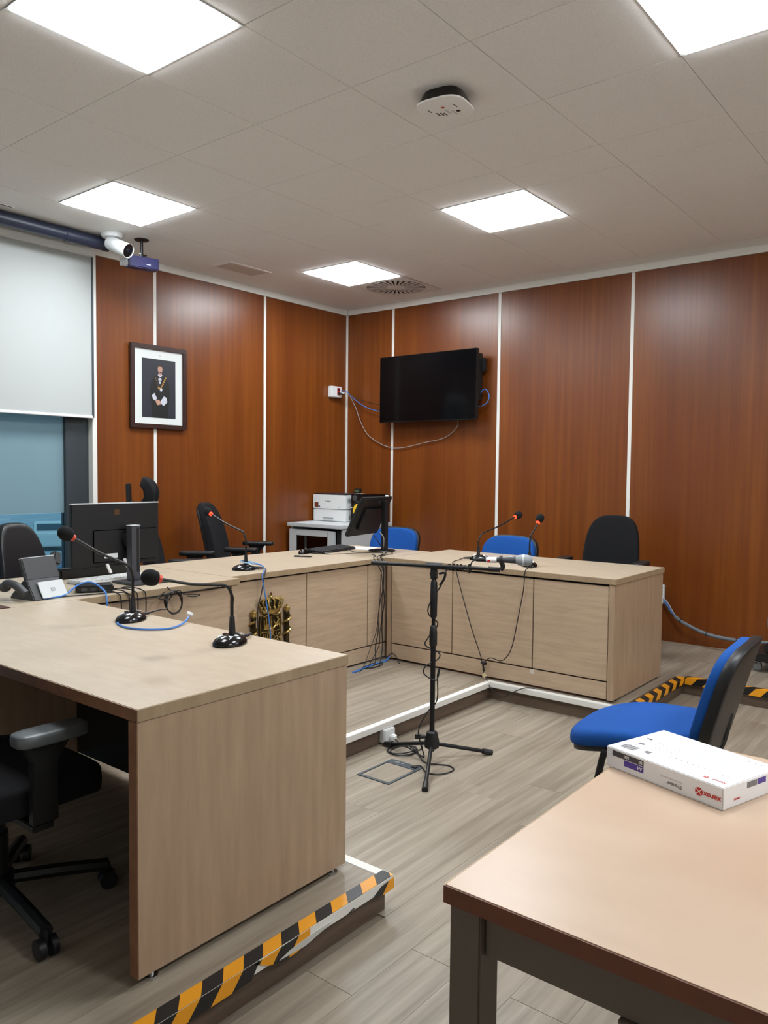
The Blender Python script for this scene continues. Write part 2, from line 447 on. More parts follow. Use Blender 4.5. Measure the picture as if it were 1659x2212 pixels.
# ---- wall on the right (television side)
wr = MB().box(.014, .14, -7.9, .14, -.05, H+.05)
wall_right = struct('wall_right', wr, m_wall_plain)
JB = [0, -.601, -1.796, -3.001, -4.20, -5.40, -6.60, -7.80]
for a, b in zip(JB, JB[1:]): obj('wall_panel', MB().box(0, .014, b+.003, a-.003, HP-.02, H-.055), m_wall, wall_right, bevel=.001)
for y in JB[1:-1]: obj('joint_strip', MB().box(-.004, .006, y-.014, y+.014, HP, H-.055), m_white, wall_right, bevel=.001)
# unseen sides of the room
wl = MB().box(-7.8, -7.66, -7.9, .14, -.05, H+.05)
wall_left = struct('wall_left', wl, m_plaster)
wf = MB().box(-7.8, .14, -7.96, -7.82, -.05, H+.05)
wall_front = struct('wall_front', wf, m_plaster)
# corner profile and cornice
struct('trim_1', MB().box(-.016, 0, -.016, 0, HP, H-.055), m_white, bevel=.001)
struct('trim_2', MB().box(-7.6, -.0162, -.016, 0.055, H-.055, H-.001), m_white, bevel=.002)
struct('trim_3', MB().box(-.016, 0, -7.8, -.0165, H-.055, H-.001), m_white, bevel=.002)

# ---- ceiling: plaster border plus 60 cm mineral tiles
ce = MB().box(-7.8, .14, -7.96, .14, H+.012, H+.1)
ceiling = struct('ceiling', ce, mat('ceiling_void', (215, 212, 208), .9))
obj('plaster_border', MB().box(-7.66, -.0005, -.728, -.0005, H, H+.012), m_plaster, ceiling)
obj('plaster_border', MB().box(-.21, -.0005, -7.8, -.73, H, H+.012), m_plaster, ceiling)
XL = [-.212, -.812, -1.412, -2.012, -2.334] + [-2.334-.6*k for k in range(1, 10)]
YL = [-.73-.6*k for k in range(0, 13)]
LIGHTS = [(-4.734, -3.13), (-3.534, -1.33), (-2.012, -3.13), (-1.412, -1.33), (-3.534, -4.93),
          (-4.734, -6.73), (-2.334+.322, -6.73)]  # last two are unseen, guessed from the panel grid behind the camera
VENT = (-.812, -1.33)
def tile_mesh(w, d):
    b = MB().box(0, w, 0, d, 0, .012); me = bpy.data.meshes.new('ceiling_tile'); me.from_pydata(b.v, [], b.f); me.update()
    finish(me, .0012, False); me.materials.append(m_ceil); return me
tm = {}
for i in range(len(XL)-1):
    for j in range(len(YL)-1):
        x0, x1, y0, y1 = XL[i+1], XL[i], YL[j+1], YL[j]
        if any(abs(x0-a) < .05 and abs(y0-b) < .05 for a, b in LIGHTS+[VENT]): continue
        w = round(x1-x0, 3)
        if w not in tm: tm[w] = tile_mesh(w-.002, .6-.002)
        o = bpy.data.objects.new('ceiling_tile', tm[w]); COL.objects.link(o); o.parent = ceiling
        o.location = Vector((x0+.001, y0+.001, H+random.uniform(-.0003, .0003)))-ceiling.location
# ---- LED panels
where = ['large square ceiling light nearest the left window side, cut by the top edge', 'square ceiling light just above the roller blind and security camera',
         'square ceiling light on the right half, in front of the television wall', 'smallest square ceiling light, beside the round swirl vent',
         'square ceiling light in the top right corner', 
         'unseen square ceiling light behind the viewer on the left', 'unseen square ceiling light behind the viewer on the right']
for k, (x, y) in enumerate(LIGHTS):
    t = thing('ceiling_light', where[k], 'light', (x+.3, y+.3, H-.002), 0, 'square LED ceiling panels')
    fr = MB()
    for (a, b, c, d) in ((0,.6,0,.019),(0,.6,.581,.6),(0,.019,.019,.581),(.581,.6,.019,.581)): fr.box(x+a+.002*(a==0), x+b-.002*(b==.6), y+c+.002*(c==0), y+d-.002*(d==.6), H-.003, H+.012)
    obj('frame', fr, m_offw, t)
    obj('diffuser', MB().box(x+.019, x+.581, y+.019, y+.581, H-.009, H+.008), m_led, t, bevel=.002)

# ---- swirl diffuser in its tile
t = thing('swirl_vent', 'round swirl air vent with radial slots in the ceiling near the corner', 'vent', (-.512, -1.03, H))
vx, vy = -.512, -1.03
plate = MB()
seg = 48; sq = []
for j in range(seg):
    a = 2*PI*j/seg; c, s_ = math.cos(a), math.sin(a); q = .297/max(abs(c), abs(s_)); sq.append((q*c, q*s_))
rin = [(.262*math.cos(2*PI*j/seg), .262*math.sin(2*PI*j/seg)) for j in range(seg)]
for j in range(seg):
    k = (j+1) % seg; A, B, Cc, D = sq[j], sq[k], rin[k], rin[j]
    plate.add([(vx+A[0], vy+A[1], H-.002), (vx+B[0], vy+B[1], H-.002), (vx+Cc[0], vy+Cc[1], H-.002), (vx+D[0], vy+D[1], H-.002)], [(0,1,2,3)])
    plate.add([(vx+Cc[0], vy+Cc[1], H-.002), (vx+D[0], vy+D[1], H-.002), (vx+D[0], vy+D[1], H+.02), (vx+Cc[0], vy+Cc[1], H+.02)], [(0,1,2,3)])
obj('plate', plate, mat('vent_plate', (228, 224, 220), .8), t)
obj('plenum', MB().lathe([(.262, H+.008), (.262, H+.02)], (vx, vy, 0), 48), mat('plenum_black', (30, 32, 40), .8), t)
obj('hub', MB().lathe([(.078, H-.003), (.078, H+.008)], (vx, vy, 0), 32), mat('vent_plate', (0,0,0)), t)
for j in range(30):
    a = 2*PI*j/30; b = MB().prism([(.076,-.0045),(.256,-.016),(.256,.016),(.076,.0045)], (0,0,0), (1,0,0), (0,1,0), .001)
    b.xf(Matrix.Translation((vx, vy, H-.0025)) @ Matrix.Rotation(a, 4, 'Z'))
    obj('vane', b, mat('vent_vane', (222, 218, 214), .8), t)
# ---- linear grille near the back wall
t = thing('ceiling_grille', 'rectangular slatted air grille in the ceiling above the wood panels', 'grille', (-1.77, -.40, H-.004))
fr = MB(); x0, x1, y0, y1 = -1.99, -1.555, -.53, -.29
for (a, b, c, d) in ((x0,x1,y0,y0+.025),(x0,x1,y1-.025,y1),(x0,x0+.025,y0+.025,y1-.025),(x1-.025,x1,y0+.025,y1-.025)): fr.box(a, b, c, d, H-.006, H)
obj('frame', fr, m_plaster, t, bevel=.001)
obj('backing', MB().box(x0+.025, x1-.025, y0+.025, y1-.025, H-.0012, H-.0002), mat('grille_back', (176, 166, 156), .8), t)
for k in range(11):
    y = y0+.034+.0173*k
    obj('slat', MB().obox(((x0+x1)/2, y, H-.0045), (x1-x0-.05, .0125, .0012), (0, 0, 0)), mat('slat', (214, 204, 194), .6), t)
# slot diffuser over the window
t = thing('slot_diffuser', 'thin dark slot diffuser in the ceiling over the roller blind', 'diffuser', (-4.6, -.41, H-.002))
obj('slot', MB().box(-5.6, -3.66, -.418, -.404, H-.002, H-.0003), m_gap, t); obj('rim', MB().box(-5.61, -3.65, -.424, -.419, H-.003, H-.0003).box(-5.61, -3.65, -.403, -.398, H-.003, H-.0003), m_plaster, t)

# ================================================================== WINDOW AND OUTSIDE
wnd = MB()
x0, x1 = -7.5, -2.875
m_alu = mat('dark_aluminium', (60, 68, 72), .4, .3)
wnd.box(x0, x1, .05, .12, 2.9, 2.99).box(x0, x1, .05, .12, .16, .2)
wnd.box(-3.06, x1, .05, .12, .2, 2.9)
for x in (-4.3, -5.6, -6.9): wnd.box(x-.03, x+.03, .05, .12, .2, 2.9)
window = struct('window_1', wnd, m_alu, label='tall window behind the white roller blind', bevel=.002)
for a, b in ((-4.27, -3.06), (-5.57, -4.33), (-6.87, -5.63)):
    obj('pane', MB().box(a, b, .078, .088, 1.075, 2.9), m_frost, window)
    obj('pane', MB().box(a, b, .078, .088, .2, 1.073), m_glass, window)
obj('jamb', MB().box(-2.875, -2.838, -.01, .12, HP, H-.055), m_white, window, bevel=.002)
# roller blind
t = thing('roller_blind', 'white roller blind pulled halfway down the window', 'blind', (-4.2, -.02, 1.75))
obj('fabric', MB().box(-5.6, -2.893, -.034, -.030, 1.79, 2.965), mat('blind_fabric', (176, 180, 179), .8), t)
obj('cassette', MB().box(-5.65, -2.885, -.075, -.012, 2.955, 3.0), m_offw, t, bevel=.006)
obj('bottom_bar', MB().box(-5.6, -2.888, -.042, -.022, 1.775, 1.795), m_paper, t, bevel=.004)
obj('side_guide', MB().box(-2.892, -2.878, -.04, -.005, 1.78, 2.955), mat('guide_dark', (74, 84, 90), .4, .4), t)
# dark pipe under the ceiling above the blind
t = thing('ceiling_pipe', 'dark blue-grey pipe running under the ceiling above the blind', 'pipe', (-4.4, -.3, 2.94))
m_pipe = mat('pipe_navy', (36, 42, 62), .4)
obj('tube', MB().cyl((-6.6, -.30, 2.992), (-2.93, -.30, 2.992), .045, seg=24), m_pipe, t, smooth=True)
obj('end_cap', MB().lathe([(.047,0),(.047,.03),(.040,.036),(.001,.038)], (-2.95, -.30, 2.992), 24, 1, 1, Matrix.Rotation(R(90), 3, 'Y')), m_pipe, t, smooth=True)
obj('collar', MB().cyl((-3.25, -.30, 2.992), (-3.21, -.30, 2.992), .0485, seg=24), m_pipe, t, smooth=True)

# outside: ground, kerb and a parked car seen through the clear strip
struct('outside_ground', MB().box(-40, 80, .6, 160, -3.1, -3.0), grain('asphalt', (168, 180, 184), (196, 204, 206), (.6, .6, .6), .8), label='pale wet asphalt outside the window')
struct('outside_kerb', MB().box(-40, 80, 27, 29.2, -3.0, -2.88), mat('kerb', (110, 132, 152), .8), label='bluish kerb line outside the window')
t = thing('parked_car', 'white car parked outside, seen through the clear window strip', 'car', (16.6, 36.5, -3.0), R(61))
cw = mat('car_white', (232, 232, 224), .3); cg = mat('car_glass', (70, 88, 96), .1); ct = mat('tyre', (24, 24, 26), .8)
prof = [(-2.1,.25),(2.1,.25),(2.15,.75),(1.95,.92),(1.15,1.0),(.55,1.45),(-1.1,1.48),(-1.75,1.02),(-2.12,.92)]
obj('body', MB().prism(prof, (0, .85, 0), (1,0,0), (0,0,1), 1.7), cw, t, world=False, bevel=.05, smooth=True)
obj('windscreen', MB().obox((.88, 0, 1.24), (.03, 1.4, .5), (0, R(-53), 0)), cg, t, world=False)
obj('rear_window', MB().obox((-1.47, 0, 1.26), (.03, 1.4, .5), (0, R(54), 0)), cg, t, world=False)
for s in (-1, 1): obj('side_window', MB().prism([(-1.2,1.02),(.85,1.02),(.45,1.38),(-1.0,1.4)], (0, s*.862+.01, 0), (1,0,0), (0,0,1), .02), cg, t, world=False)
for sx in (-1.3, 1.3):
    for sy in (-.8, .8): obj('wheel', MB().cyl((sx, sy-.09, .32), (sx, sy+.09, .32), .32, seg=20), ct, t, world=False, smooth=True)

# ================================================================== BENCHES
def front_panel(name, parent, a0, a1, z0, z1, plane, axis, m=None, th=.018):
    """panel in a bench front: axis 'y' = front in plane y, spans x; axis 'x' = front in plane x, spans y"""
    b = MB()
    if axis == 'y': b.box(a0, a1, plane, plane+th, z0, z1)
    else: b.box(plane, plane+th, a0, a1, z0, z1)
    return obj(name, b, m or m_front, parent, bevel=.0015)
TT = .032
# --- near bench (end panel towards the viewer)
x0, x1, ya, yb = -5.04, -4.26, -3.775, -2.152
t = thing('bench_desk', 'near oak-laminate bench with open knee space and two microphones on it', 'desk', ((x0+x1)/2, (ya+yb)/2, HP), 0, 'courtroom bench desks')
top = obj('desktop', MB().box(x0+.002, x1, ya, yb, HD-TT, HD), m_desktop, t, bevel=.0015)
obj('edge_band', MB().box(x0, x0+.002, ya, yb, HD-TT, HD-.0015), m_edge_shade, top)
obj('edge_band', MB().box(x0+.002, x1, ya-.0015, ya, HD-TT, HD-.0015), m_dedge, top)
ep = obj('end_panel', MB().box(x0+.002, x1-.004, ya, ya+.034, HP+.022, HD-TT-.0015), m_desk, t, bevel=.001)
obj('edge_band', MB().box(x0, x0+.002, ya, ya+.034, HP+.022, HD-TT-.0015), m_edge_shade, ep)
obj('end_panel', MB().box(x0+.03, x1-.004, yb-.05, yb-.016, HP+.022, HD-TT-.0015), m_desk, t, bevel=.001)
obj('modesty_panel_darkened', MB().box(x1-.03, x1-.012, ya+.036, yb-.052, HP+.03, HD-TT-.0015), m_black, t)  # coloured black to deepen the shade in the knee space
obj('cable_tray', MB().box(x1-.12, x1-.04, ya+.036, yb-.052, HD-.16, HD-.15), m_black, t)
for x, y in ((x0+.05, ya+.017), (x1-.05, ya+.017), (x0+.08, yb-.033), (x1-.05, yb-.033)):
    f = obj('levelling_foot', MB().cyl((x, y, HP), (x, y, HP+.008), .018).cyl((x, y, HP+.008), (x, y, HP+.022), .007), m_chrome, t)
# --- back bench, left unit (deeper top)
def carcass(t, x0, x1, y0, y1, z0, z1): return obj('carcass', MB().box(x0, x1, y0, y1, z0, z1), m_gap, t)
x0, x1, yf2, yb2 = -5.9, -3.30, -2.15, -1.27
t = thing('bench_desk', 'left back bench unit carrying the phone and the large monitor', 'desk', ((x0+x1)/2, (yf2+yb2)/2, HP), 0, 'courtroom bench desks')
top = obj('desktop', MB().box(x0, x1, yf2, yb2, HD-TT, HD), m_desktop, t, bevel=.0015)
obj('edge_band', MB().box(x0, x1, yf2-.001, yf2, HD-TT, HD-.0015), m_dedge, top)
front_panel('side_stile', t, x1-.045, x1-.006, HP+.01, HD-TT-.002, yf2+.012, 'y', m_front, .6)
front_panel('panel', t, -4.235, x1-.05, .225, HD-TT-.012, yf2+.02, 'y')
front_panel('plinth_panel', t, -4.235, x1-.05, HP+.012, .217, yf2+.02, 'y')
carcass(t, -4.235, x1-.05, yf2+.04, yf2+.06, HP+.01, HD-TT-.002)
obj('back_leg', MB().box(x0, x0+.03, yf2+.05, yb2-.05, HP, HD-TT-.002), m_desk, t)
# --- back bench, right unit
x0, x1, yf2 = -3.298, -1.38, -2.06
t = thing('bench_desk', 'middle back bench unit with keyboard on top and bronze crest on its front', 'desk', ((x0+x1)/2, (yf2+yb2)/2, HP), 0, 'courtroom bench desks')
top = obj('desktop', MB().box(x0, x1, yf2, yb2, HD-TT, HD), m_desktop, t, bevel=.0015)
obj('edge_band', MB().box(x0, x1, yf2-.001, yf2, HD-TT, HD-.0015), m_dedge, top)
front_panel('side_stile', t, x0+.004, x0+.042, HP+.01, HD-TT-.002, yf2+.012, 'y', m_front, .6)
FX = [(-3.25, -2.672), (-2.665, -2.085), (-2.078, -1.43)]
for a, b in FX: front_panel('panel', t, a, b, .225, HD-TT-.012, yf2+.02, 'y')
front_panel('plinth_panel', t, -3.25, -1.43, HP+.012, .217, yf2+.02, 'y')
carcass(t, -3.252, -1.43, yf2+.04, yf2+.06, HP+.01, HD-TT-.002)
front_panel('side_panel', t, x1-.50, x1-.47, HP, HD-TT-.002, yb2-.55, 'y', m_desk, .5)
# --- right bench (three panels towards the pit)
x0, x1, ya, yb = -1.904, -1.143, -3.695, -2.066
t = thing('bench_desk', 'right bench with three flat front panels and two microphones', 'desk', ((x0+x1)/2, (ya+yb)/2, HP), 0, 'courtroom bench desks')
top = obj('desktop', MB().box(x0-.012, x1, ya-.006, yb, HD-TT, HD), m_desktop, t, bevel=.0015)
obj('edge_band', MB().box(x0-.013, x0-.012, ya-.006, yb, HD-TT, HD-.0015), m_dedge, top)
obj('edge_band', MB().box(x0-.012, x1, ya-.007, ya-.006, HD-TT, HD-.0015), m_dedge, top)
obj('end_panel', MB().box(x0-.006, x1-.004, ya, ya+.034, HP+.012, HD-TT-.0015), m_desk, t, bevel=.001)
obj('end_panel', MB().box(x0-.006, x1-.004, yb-.036, yb-.004, HP+.012, HD-TT-.0015), m_desk, t, bevel=.001)
for a, b in ((ya+.040, -3.189), (-3.182, -2.608), (-2.601, yb-.042)): front_panel('panel', t, a, b, .228, HD-TT-.014, x0, 'x')
front_panel('plinth_panel', t, ya+.040, yb-.042, HP+.014, .220, x0, 'x')
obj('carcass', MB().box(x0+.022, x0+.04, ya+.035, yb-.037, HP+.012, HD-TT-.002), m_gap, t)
for x, y in ((x0+.06, ya+.02), (x1-.06, ya+.02), (x0+.06, yb-.02), (x1-.06, yb-.02)):
    obj('levelling_foot', MB().cyl((x, y, HP), (x, y, HP+.012), .016), m_black, t)
tag(obj('paper_sticker', MB().box(-1.9062, -1.9041, -3.20, -3.172, .194, .222), mat('sticker', (206, 196, 184), .7)), 'small pale square sticker on the right bench plinth', 'sticker')

# ================================================================== BRONZE COAT OF ARMS on the back bench
t = thing('coat_of_arms', 'bronze royal coat of arms with crown and two pillars on the bench front', 'emblem', (-2.985, -2.045, .36))
cx, py = -2.985, -2.041
U, V = Vector((1,0,0)), Vector((0,0,1))
def front_prism(poly, y, d):  # towards -Y
    return MB().prism([p for p in poly], (cx, y, 0), (1,0,0), (0,0,1), d)
sh = [(-.078,.56),(-.078,.40),(-.06,.365),(0,.345),(.06,.365),(.078,.40),(.078,.56),(.05,.555),(0,.57),(-.05,.555)]
shield = obj('shield', front_prism(sh, py, .018), m_patina_shade, t, bevel=.003)
yy = py-.018
bor = MB().tube([(cx+a, yy, b) for a, b in sh], .004, 6, True, 3); obj('shield_rim', bor, m_bronze, shield, smooth=True)
q = MB()  # quarters: castle, lion, bars, chains
q.box(cx-.003, cx+.003, yy-.003, yy, .37, .555).box(cx-.076, cx+.076, yy-.003, yy, .462, .468)
obj('quarter_cross', q, m_bronze, shield)
cs = MB().box(cx-.06, cx-.02, yy-.009, yy, .48, .51)
for k in (-.057, -.04, -.023): cs.box(cx+k-.006, cx+k+.006, yy-.008, yy, .505, .535)
cs.box(cx-.045, cx-.035, yy-.009, yy, .535, .543); obj('castle', cs, m_bronze, shield, bevel=.001)
ln = MB().tube([(cx+.022, yy-.003, .482), (cx+.035, yy-.004, .495), (cx+.045, yy-.005, .51), (cx+.055, yy-.005, .528), (cx+.045, yy-.005, .54)], .006, 8)
ln.tube([(cx+.04, yy-.004, .50), (cx+.025, yy-.004, .515), (cx+.02, yy-.004, .525)], .004, 6).tube([(cx+.048, yy-.004, .505), (cx+.062, yy-.004, .495), (cx+.066, yy-.004, .482)], .004, 6)
ln.tube([(cx+.03, yy-.004, .49), (cx+.06, yy-.004, .50), (cx+.068, yy-.004, .53)], .0025, 6); ln.ball((cx+.046, yy-.006, .541), .008); obj('lion', ln, m_bronze, shield, smooth=True)
br = MB()
for k in range(4): br.box(cx-.066+k*.016, cx-.058+k*.016, yy-.005, yy, .385, .455)
obj('bars', br, m_bronze, shield, bevel=.001)
ch = MB()
for a in range(8):
    an = a*PI/4
    for r_ in (.012, .024, .034): ch.ball((cx+.04+r_*math.cos(an), yy-.003, .42+r_*math.sin(an)), .004, seg=8)
obj('chains', ch, m_bronze, shield, smooth=True)
ov = MB().lathe([(.001,-.012),(.016,-.010),(.022,-.004),(.022,0)], (cx, yy, .464), 20, 1, 1.3, Matrix.Rotation(R(-90), 3, 'X')); obj('inescutcheon', ov, m_bronze, shield, smooth=True)
# crown
cr = thing  # (kept simple: crown is one part with sub-parts)
cap = obj('crown', MB().lathe([(.066,.575),(.070,.580),(.071,.592),(.066,.597)], (cx, py-.014, 0), 28, 1, .45), m_bronze, t, smooth=True)
for k in range(7):
    a = R(-78+26*k)
    pts = []
    for i in range(7):
        f = i/6; rr = .070+.030*math.sin(PI*f*.9); 
        if f > .6: rr = .095*(1-(f-.6)/.4)+.004
        pts.append((cx+rr*math.sin(a), py-.014-.45*rr*math.cos(a)*.8, .596+.062*math.sin(f*PI*.55)))
    ar = MB().tube(pts, .0045, 6)
    for p in catmull(pts, 2): ar.ball(p, .0058, seg=8)
    obj('crown_arch', ar, m_bronze, cap, smooth=True)
    obj('crown_leaf', MB().ball((cx+.078*math.sin(a), py-.014-.036*math.cos(a), .606), .010, .8, .8, 1.3, 8), m_bronze, cap, smooth=True)
obj('crown_velvet', MB().lathe([(.060,.59),(.082,.615),(.078,.64),(.04,.655),(.005,.658)], (cx, py-.012, 0), 24, 1, .4), m_patina_shade, cap, smooth=True)
obj('orb_cross', MB().ball((cx, py-.02, .664), .010, seg=12).box(cx-.003, cx+.003, py-.023, py-.017, .672, .692).box(cx-.009, cx+.009, py-.023, py-.017, .680, .686), m_bronze, cap)
for s, base in ((-1, .36), (1, .36)):
    px = cx+s*.132; hgt = .60
    pil = MB().lathe([(.022,base),(.022,base+.012),(.015,base+.022),(.014,hgt-.055),(.017,hgt-.05),(.017,hgt-.04),(.013,hgt-.035)], (px, py-.016, 0), 18)
    p_ = obj('pillar', pil, m_patina_shade, t, smooth=True)
    obj('pillar_crown', MB().lathe([(.015,hgt-.034),(.020,hgt-.022),(.019,hgt-.008),(.010,hgt),(.003,hgt+.002)], (px, py-.016, 0), 14).ball((px, py-.016, hgt+.005), .005, seg=8), m_bronze, p_, smooth=True)
    sc = [(px+.021*math.cos(2*PI*i/8+s), py-.016+.021*math.sin(2*PI*i/8+s), base+.05+i*.0088) for i in range(16)]
    obj('ribbon', MB().tube(sc, .0075, 6), m_bronze, p_, smooth=True)

# ================================================================== FRONT TABLE with paper ream
tx0, tx1, ty1, ty0 = -5.076, -4.084, -4.706, -6.30
t = thing('work_table', 'maple-topped table with dark steel frame in the right foreground', 'table', ((tx0+tx1)/2, (ty0+ty1)/2, 0))
top = obj('tabletop', MB().box(tx0+.002, tx1, ty0, ty1, HT-.03, HT), m_table, t, bevel=.002)
obj('edge_band', MB().box(tx0, tx0+.002, ty0, ty1, HT-.03, HT-.001), m_tedge_shade, top)
obj('edge_band', MB().box(tx0+.002, tx1, ty1, ty1+.0015, HT-.03, HT-.001), mat('maple_edge', (206, 178, 146), .4), top)
for x in (tx0+.008, tx1-.068):
    for y in (ty1-.068, ty0+.008): 
        lg = obj('leg', MB().box(x, x+.06, y, y+.06, .008, HT-.031), m_tmetal, t, bevel=.003)
        obj('foot_cap', MB().box(x+.004, x+.056, y+.004, y+.056, 0, .008), m_black, lg)
for x in (tx0+.022, tx1-.062): obj('apron_rail', MB().box(x, x+.04, ty0+.069, ty1-.069, HT-.105, HT-.032), m_tmetal, t, bevel=.002)
for y in (ty0+.02, ty1-.06): obj('apron_rail', MB().box(tx0+.069, tx1-.069, y, y+.04, HT-.105, HT-.032), m_tmetal, t, bevel=.002)
obj('cable_clip', MB().box(tx0+.014, tx0+.066, -5.075, -5.005, HT-.125, HT-.1055), m_tmetal, t, bevel=.002)

# paper ream: local x = long side seen by the viewer, local y = away
RL, RW, RH = .303, .212, .048
ang = math.atan2(-.284, -.090)     # direction of the long side, left to right in the picture
# local frame: +x along the long side, +y to the left of it; the ream lies on the +y side
t = thing('paper_ream', 'wrapped white ream of A4 paper with red logo on the table corner', 'paper ream', (-4.378, -4.694, HT), ang)
m_wrap = mat('ream_wrap', (236, 236, 238), .35)
obj('wrapper', MB().box(0, RL, 0, RW, 0, RH), m_wrap, t, world=False, bevel=.0018)
pr_g = mat('print_grey', (120, 118, 122), .5); pr_d = mat('print_dark', (70, 68, 72), .5); pr_l = mat('print_light', (222, 223, 226), .5)
pr_p = mat('print_purple', (78, 58, 150), .5); pr_r = mat('print_red', (190, 40, 30), .5); pr_w = mat('print_white', (244, 244, 244), .5)
def print_box(x0, x1, a0, a1, face, m, th=.0004, name='print'):
    b = MB()
    if face == 's': b.box(x0, x1, -th, .0001, a0, a1)          # long side, y=0
    elif face == 't': b.box(x0, x1, a0, a1, RH-.0001, RH+th)
    elif face == 'e': b.box(RL-.0001, RL+th, x0, x1, a0, a1)   # short end, x=RL
    return obj(name, b, m, t, world=False)
# side face (upside-down print): text runs towards -x, up = -z
su, sv = (-1,0,0), (0,0,-1)
print_box(.018, .106, .030, .0425, 's', pr_d, name='grey_label'); print_box(.052, .106, .0145, .0285, 's', pr_p, name='purple_label')
text('weight_lettering', '80', .010, pr_w, t, (.103, -.0009, .0400), su, sv, world=False); text('count_lettering', '500', .010, pr_w, t, (.066, -.0009, .0400), su, sv, world=False)
text('size_lettering', 'A4', .012, pr_w, t, (.103, -.0009, .0262), su, sv, world=False)
text('name_lettering', 'Premier', .0115, pr_g, t, (.206, -.0006, .019), su, sv, world=False, offset=.0001)
text('use_lettering', 'Laser and inkjet printing', .0055, pr_l, t, (.206, -.0006, .0275), su, sv, world=False)
text('logo_lettering', 'xerox', .0165, pr_r, t, (.2985, -.0006, .0265), su, sv, world=False, offset=.0004)
def ball_logo(c, r, u, v, face_n):
    u = Vector(u); v = Vector(v); n = Vector(face_n); c = Vector(c)
    d = MB().prism([(r*math.cos(2*PI*i/20), r*math.sin(2*PI*i/20)) for i in range(20)], c, u, v, .0005); o = obj('logo_ball', d, pr_r, t, world=False)
    w = MB()
    for a in (40, -40):
        ca, sa = math.cos(R(a)), math.sin(R(a)); uu = u*ca+v*sa; vv = -u*sa+v*ca
        w.prism([(-r*.9,-r*.07),(r*.9,-r*.07),(r*.9,r*.07),(-r*.9,r*.07)], c+u.cross(v)*.0004, uu, vv, .0004)
    obj('logo_ribbon', w, pr_w, t, world=False); return o
ball_logo((.2475, -.0001, .0225), .0092, su, sv, (0,-1,0))
print_box(.2345, .2360, .026, .0275, 's', pr_g, name='registered_mark')
# top face: print reads from the far side; text runs towards -x, up towards -y
tu, tv = (-1,0,0), (0,-1,0)
for k in range(12): print_box(.020+.0032*k, .0215+.0032*k+.0012*(k % 3 == 0), .022, .050, 't', pr_g, name='barcode_bar')
text('code_lettering', '003R91720', .008, pr_l, t, (.066, .066, RH+.0002), tu, tv, world=False)
for k in range(26):
    y = .075+.005*k; a = .125+.01*math.sin(k*2.1); print_box(a, .245+.012*math.sin(k*1.3), y, y+.0011, 't', pr_l, name='print_line')
for k in range(12): print_box(.262, .285-.006*(k % 3), .04+.006*k, .0412+.006*k, 't', pr_l, name='print_line')
for r_ in range(4):
    for k in range(6): print_box(.06+.011*k, .0614+.011*k, .072+.014*r_, .0734+.014*r_, 't', pr_g, name='grid_dot')
for k in range(11): print_box(.128+.0145*k, .130+.0145*k, .064, .066, 't', pr_g, name='dot_mark')
for k in range(11): print_box(.128+.0145*k, .130+.0145*k, .186, .188, 't', pr_g, name='dot_mark')
print_box(.030, .046, .075, .085, 't', pr_g, name='pictogram'); print_box(.076, .090, .036, .050, 't', pr_g, name='pictogram'); print_box(.020, .034, .120, .126, 't', pr_d, name='pictogram')
bx = MB()
for a, b, c, d in ((.066,.104,.026,.0268),(.066,.104,.0592,.06),(.066,.0668,.026,.06),(.1032,.104,.026,.06)): bx.box(a, b, c, d, RH-.0001, RH+.0003)
obj('print_box', bx, pr_l, t, world=False)
text('logo_lettering', 'xerox', .0125, pr_r, t, (.291, .030, RH+.0002), tu, tv, world=False)
ball_logo((.291-.045, .0255, RH-.0001), .0055, (1,0,0), (0,1,0), (0,0,1))
# short end
print_box(.085, .122, .030, .0425, 'e', pr_g, name='grey_label'); print_box(.125, .155, .030, .0425, 'e', pr_p, name='purple_label')
text('logo_lettering', 'xerox', .009, pr_r, t, (RL+.0003, .060, .018), (0,-1,0), (0,0,-1), world=False)
fold = MB().prism([(0,.002),(.026,.024),(0,.046)], (RL, 0, 0), (0,1,0), (0,0,1), .0011); obj('folded_flap', fold, m_wrap, t, world=False)

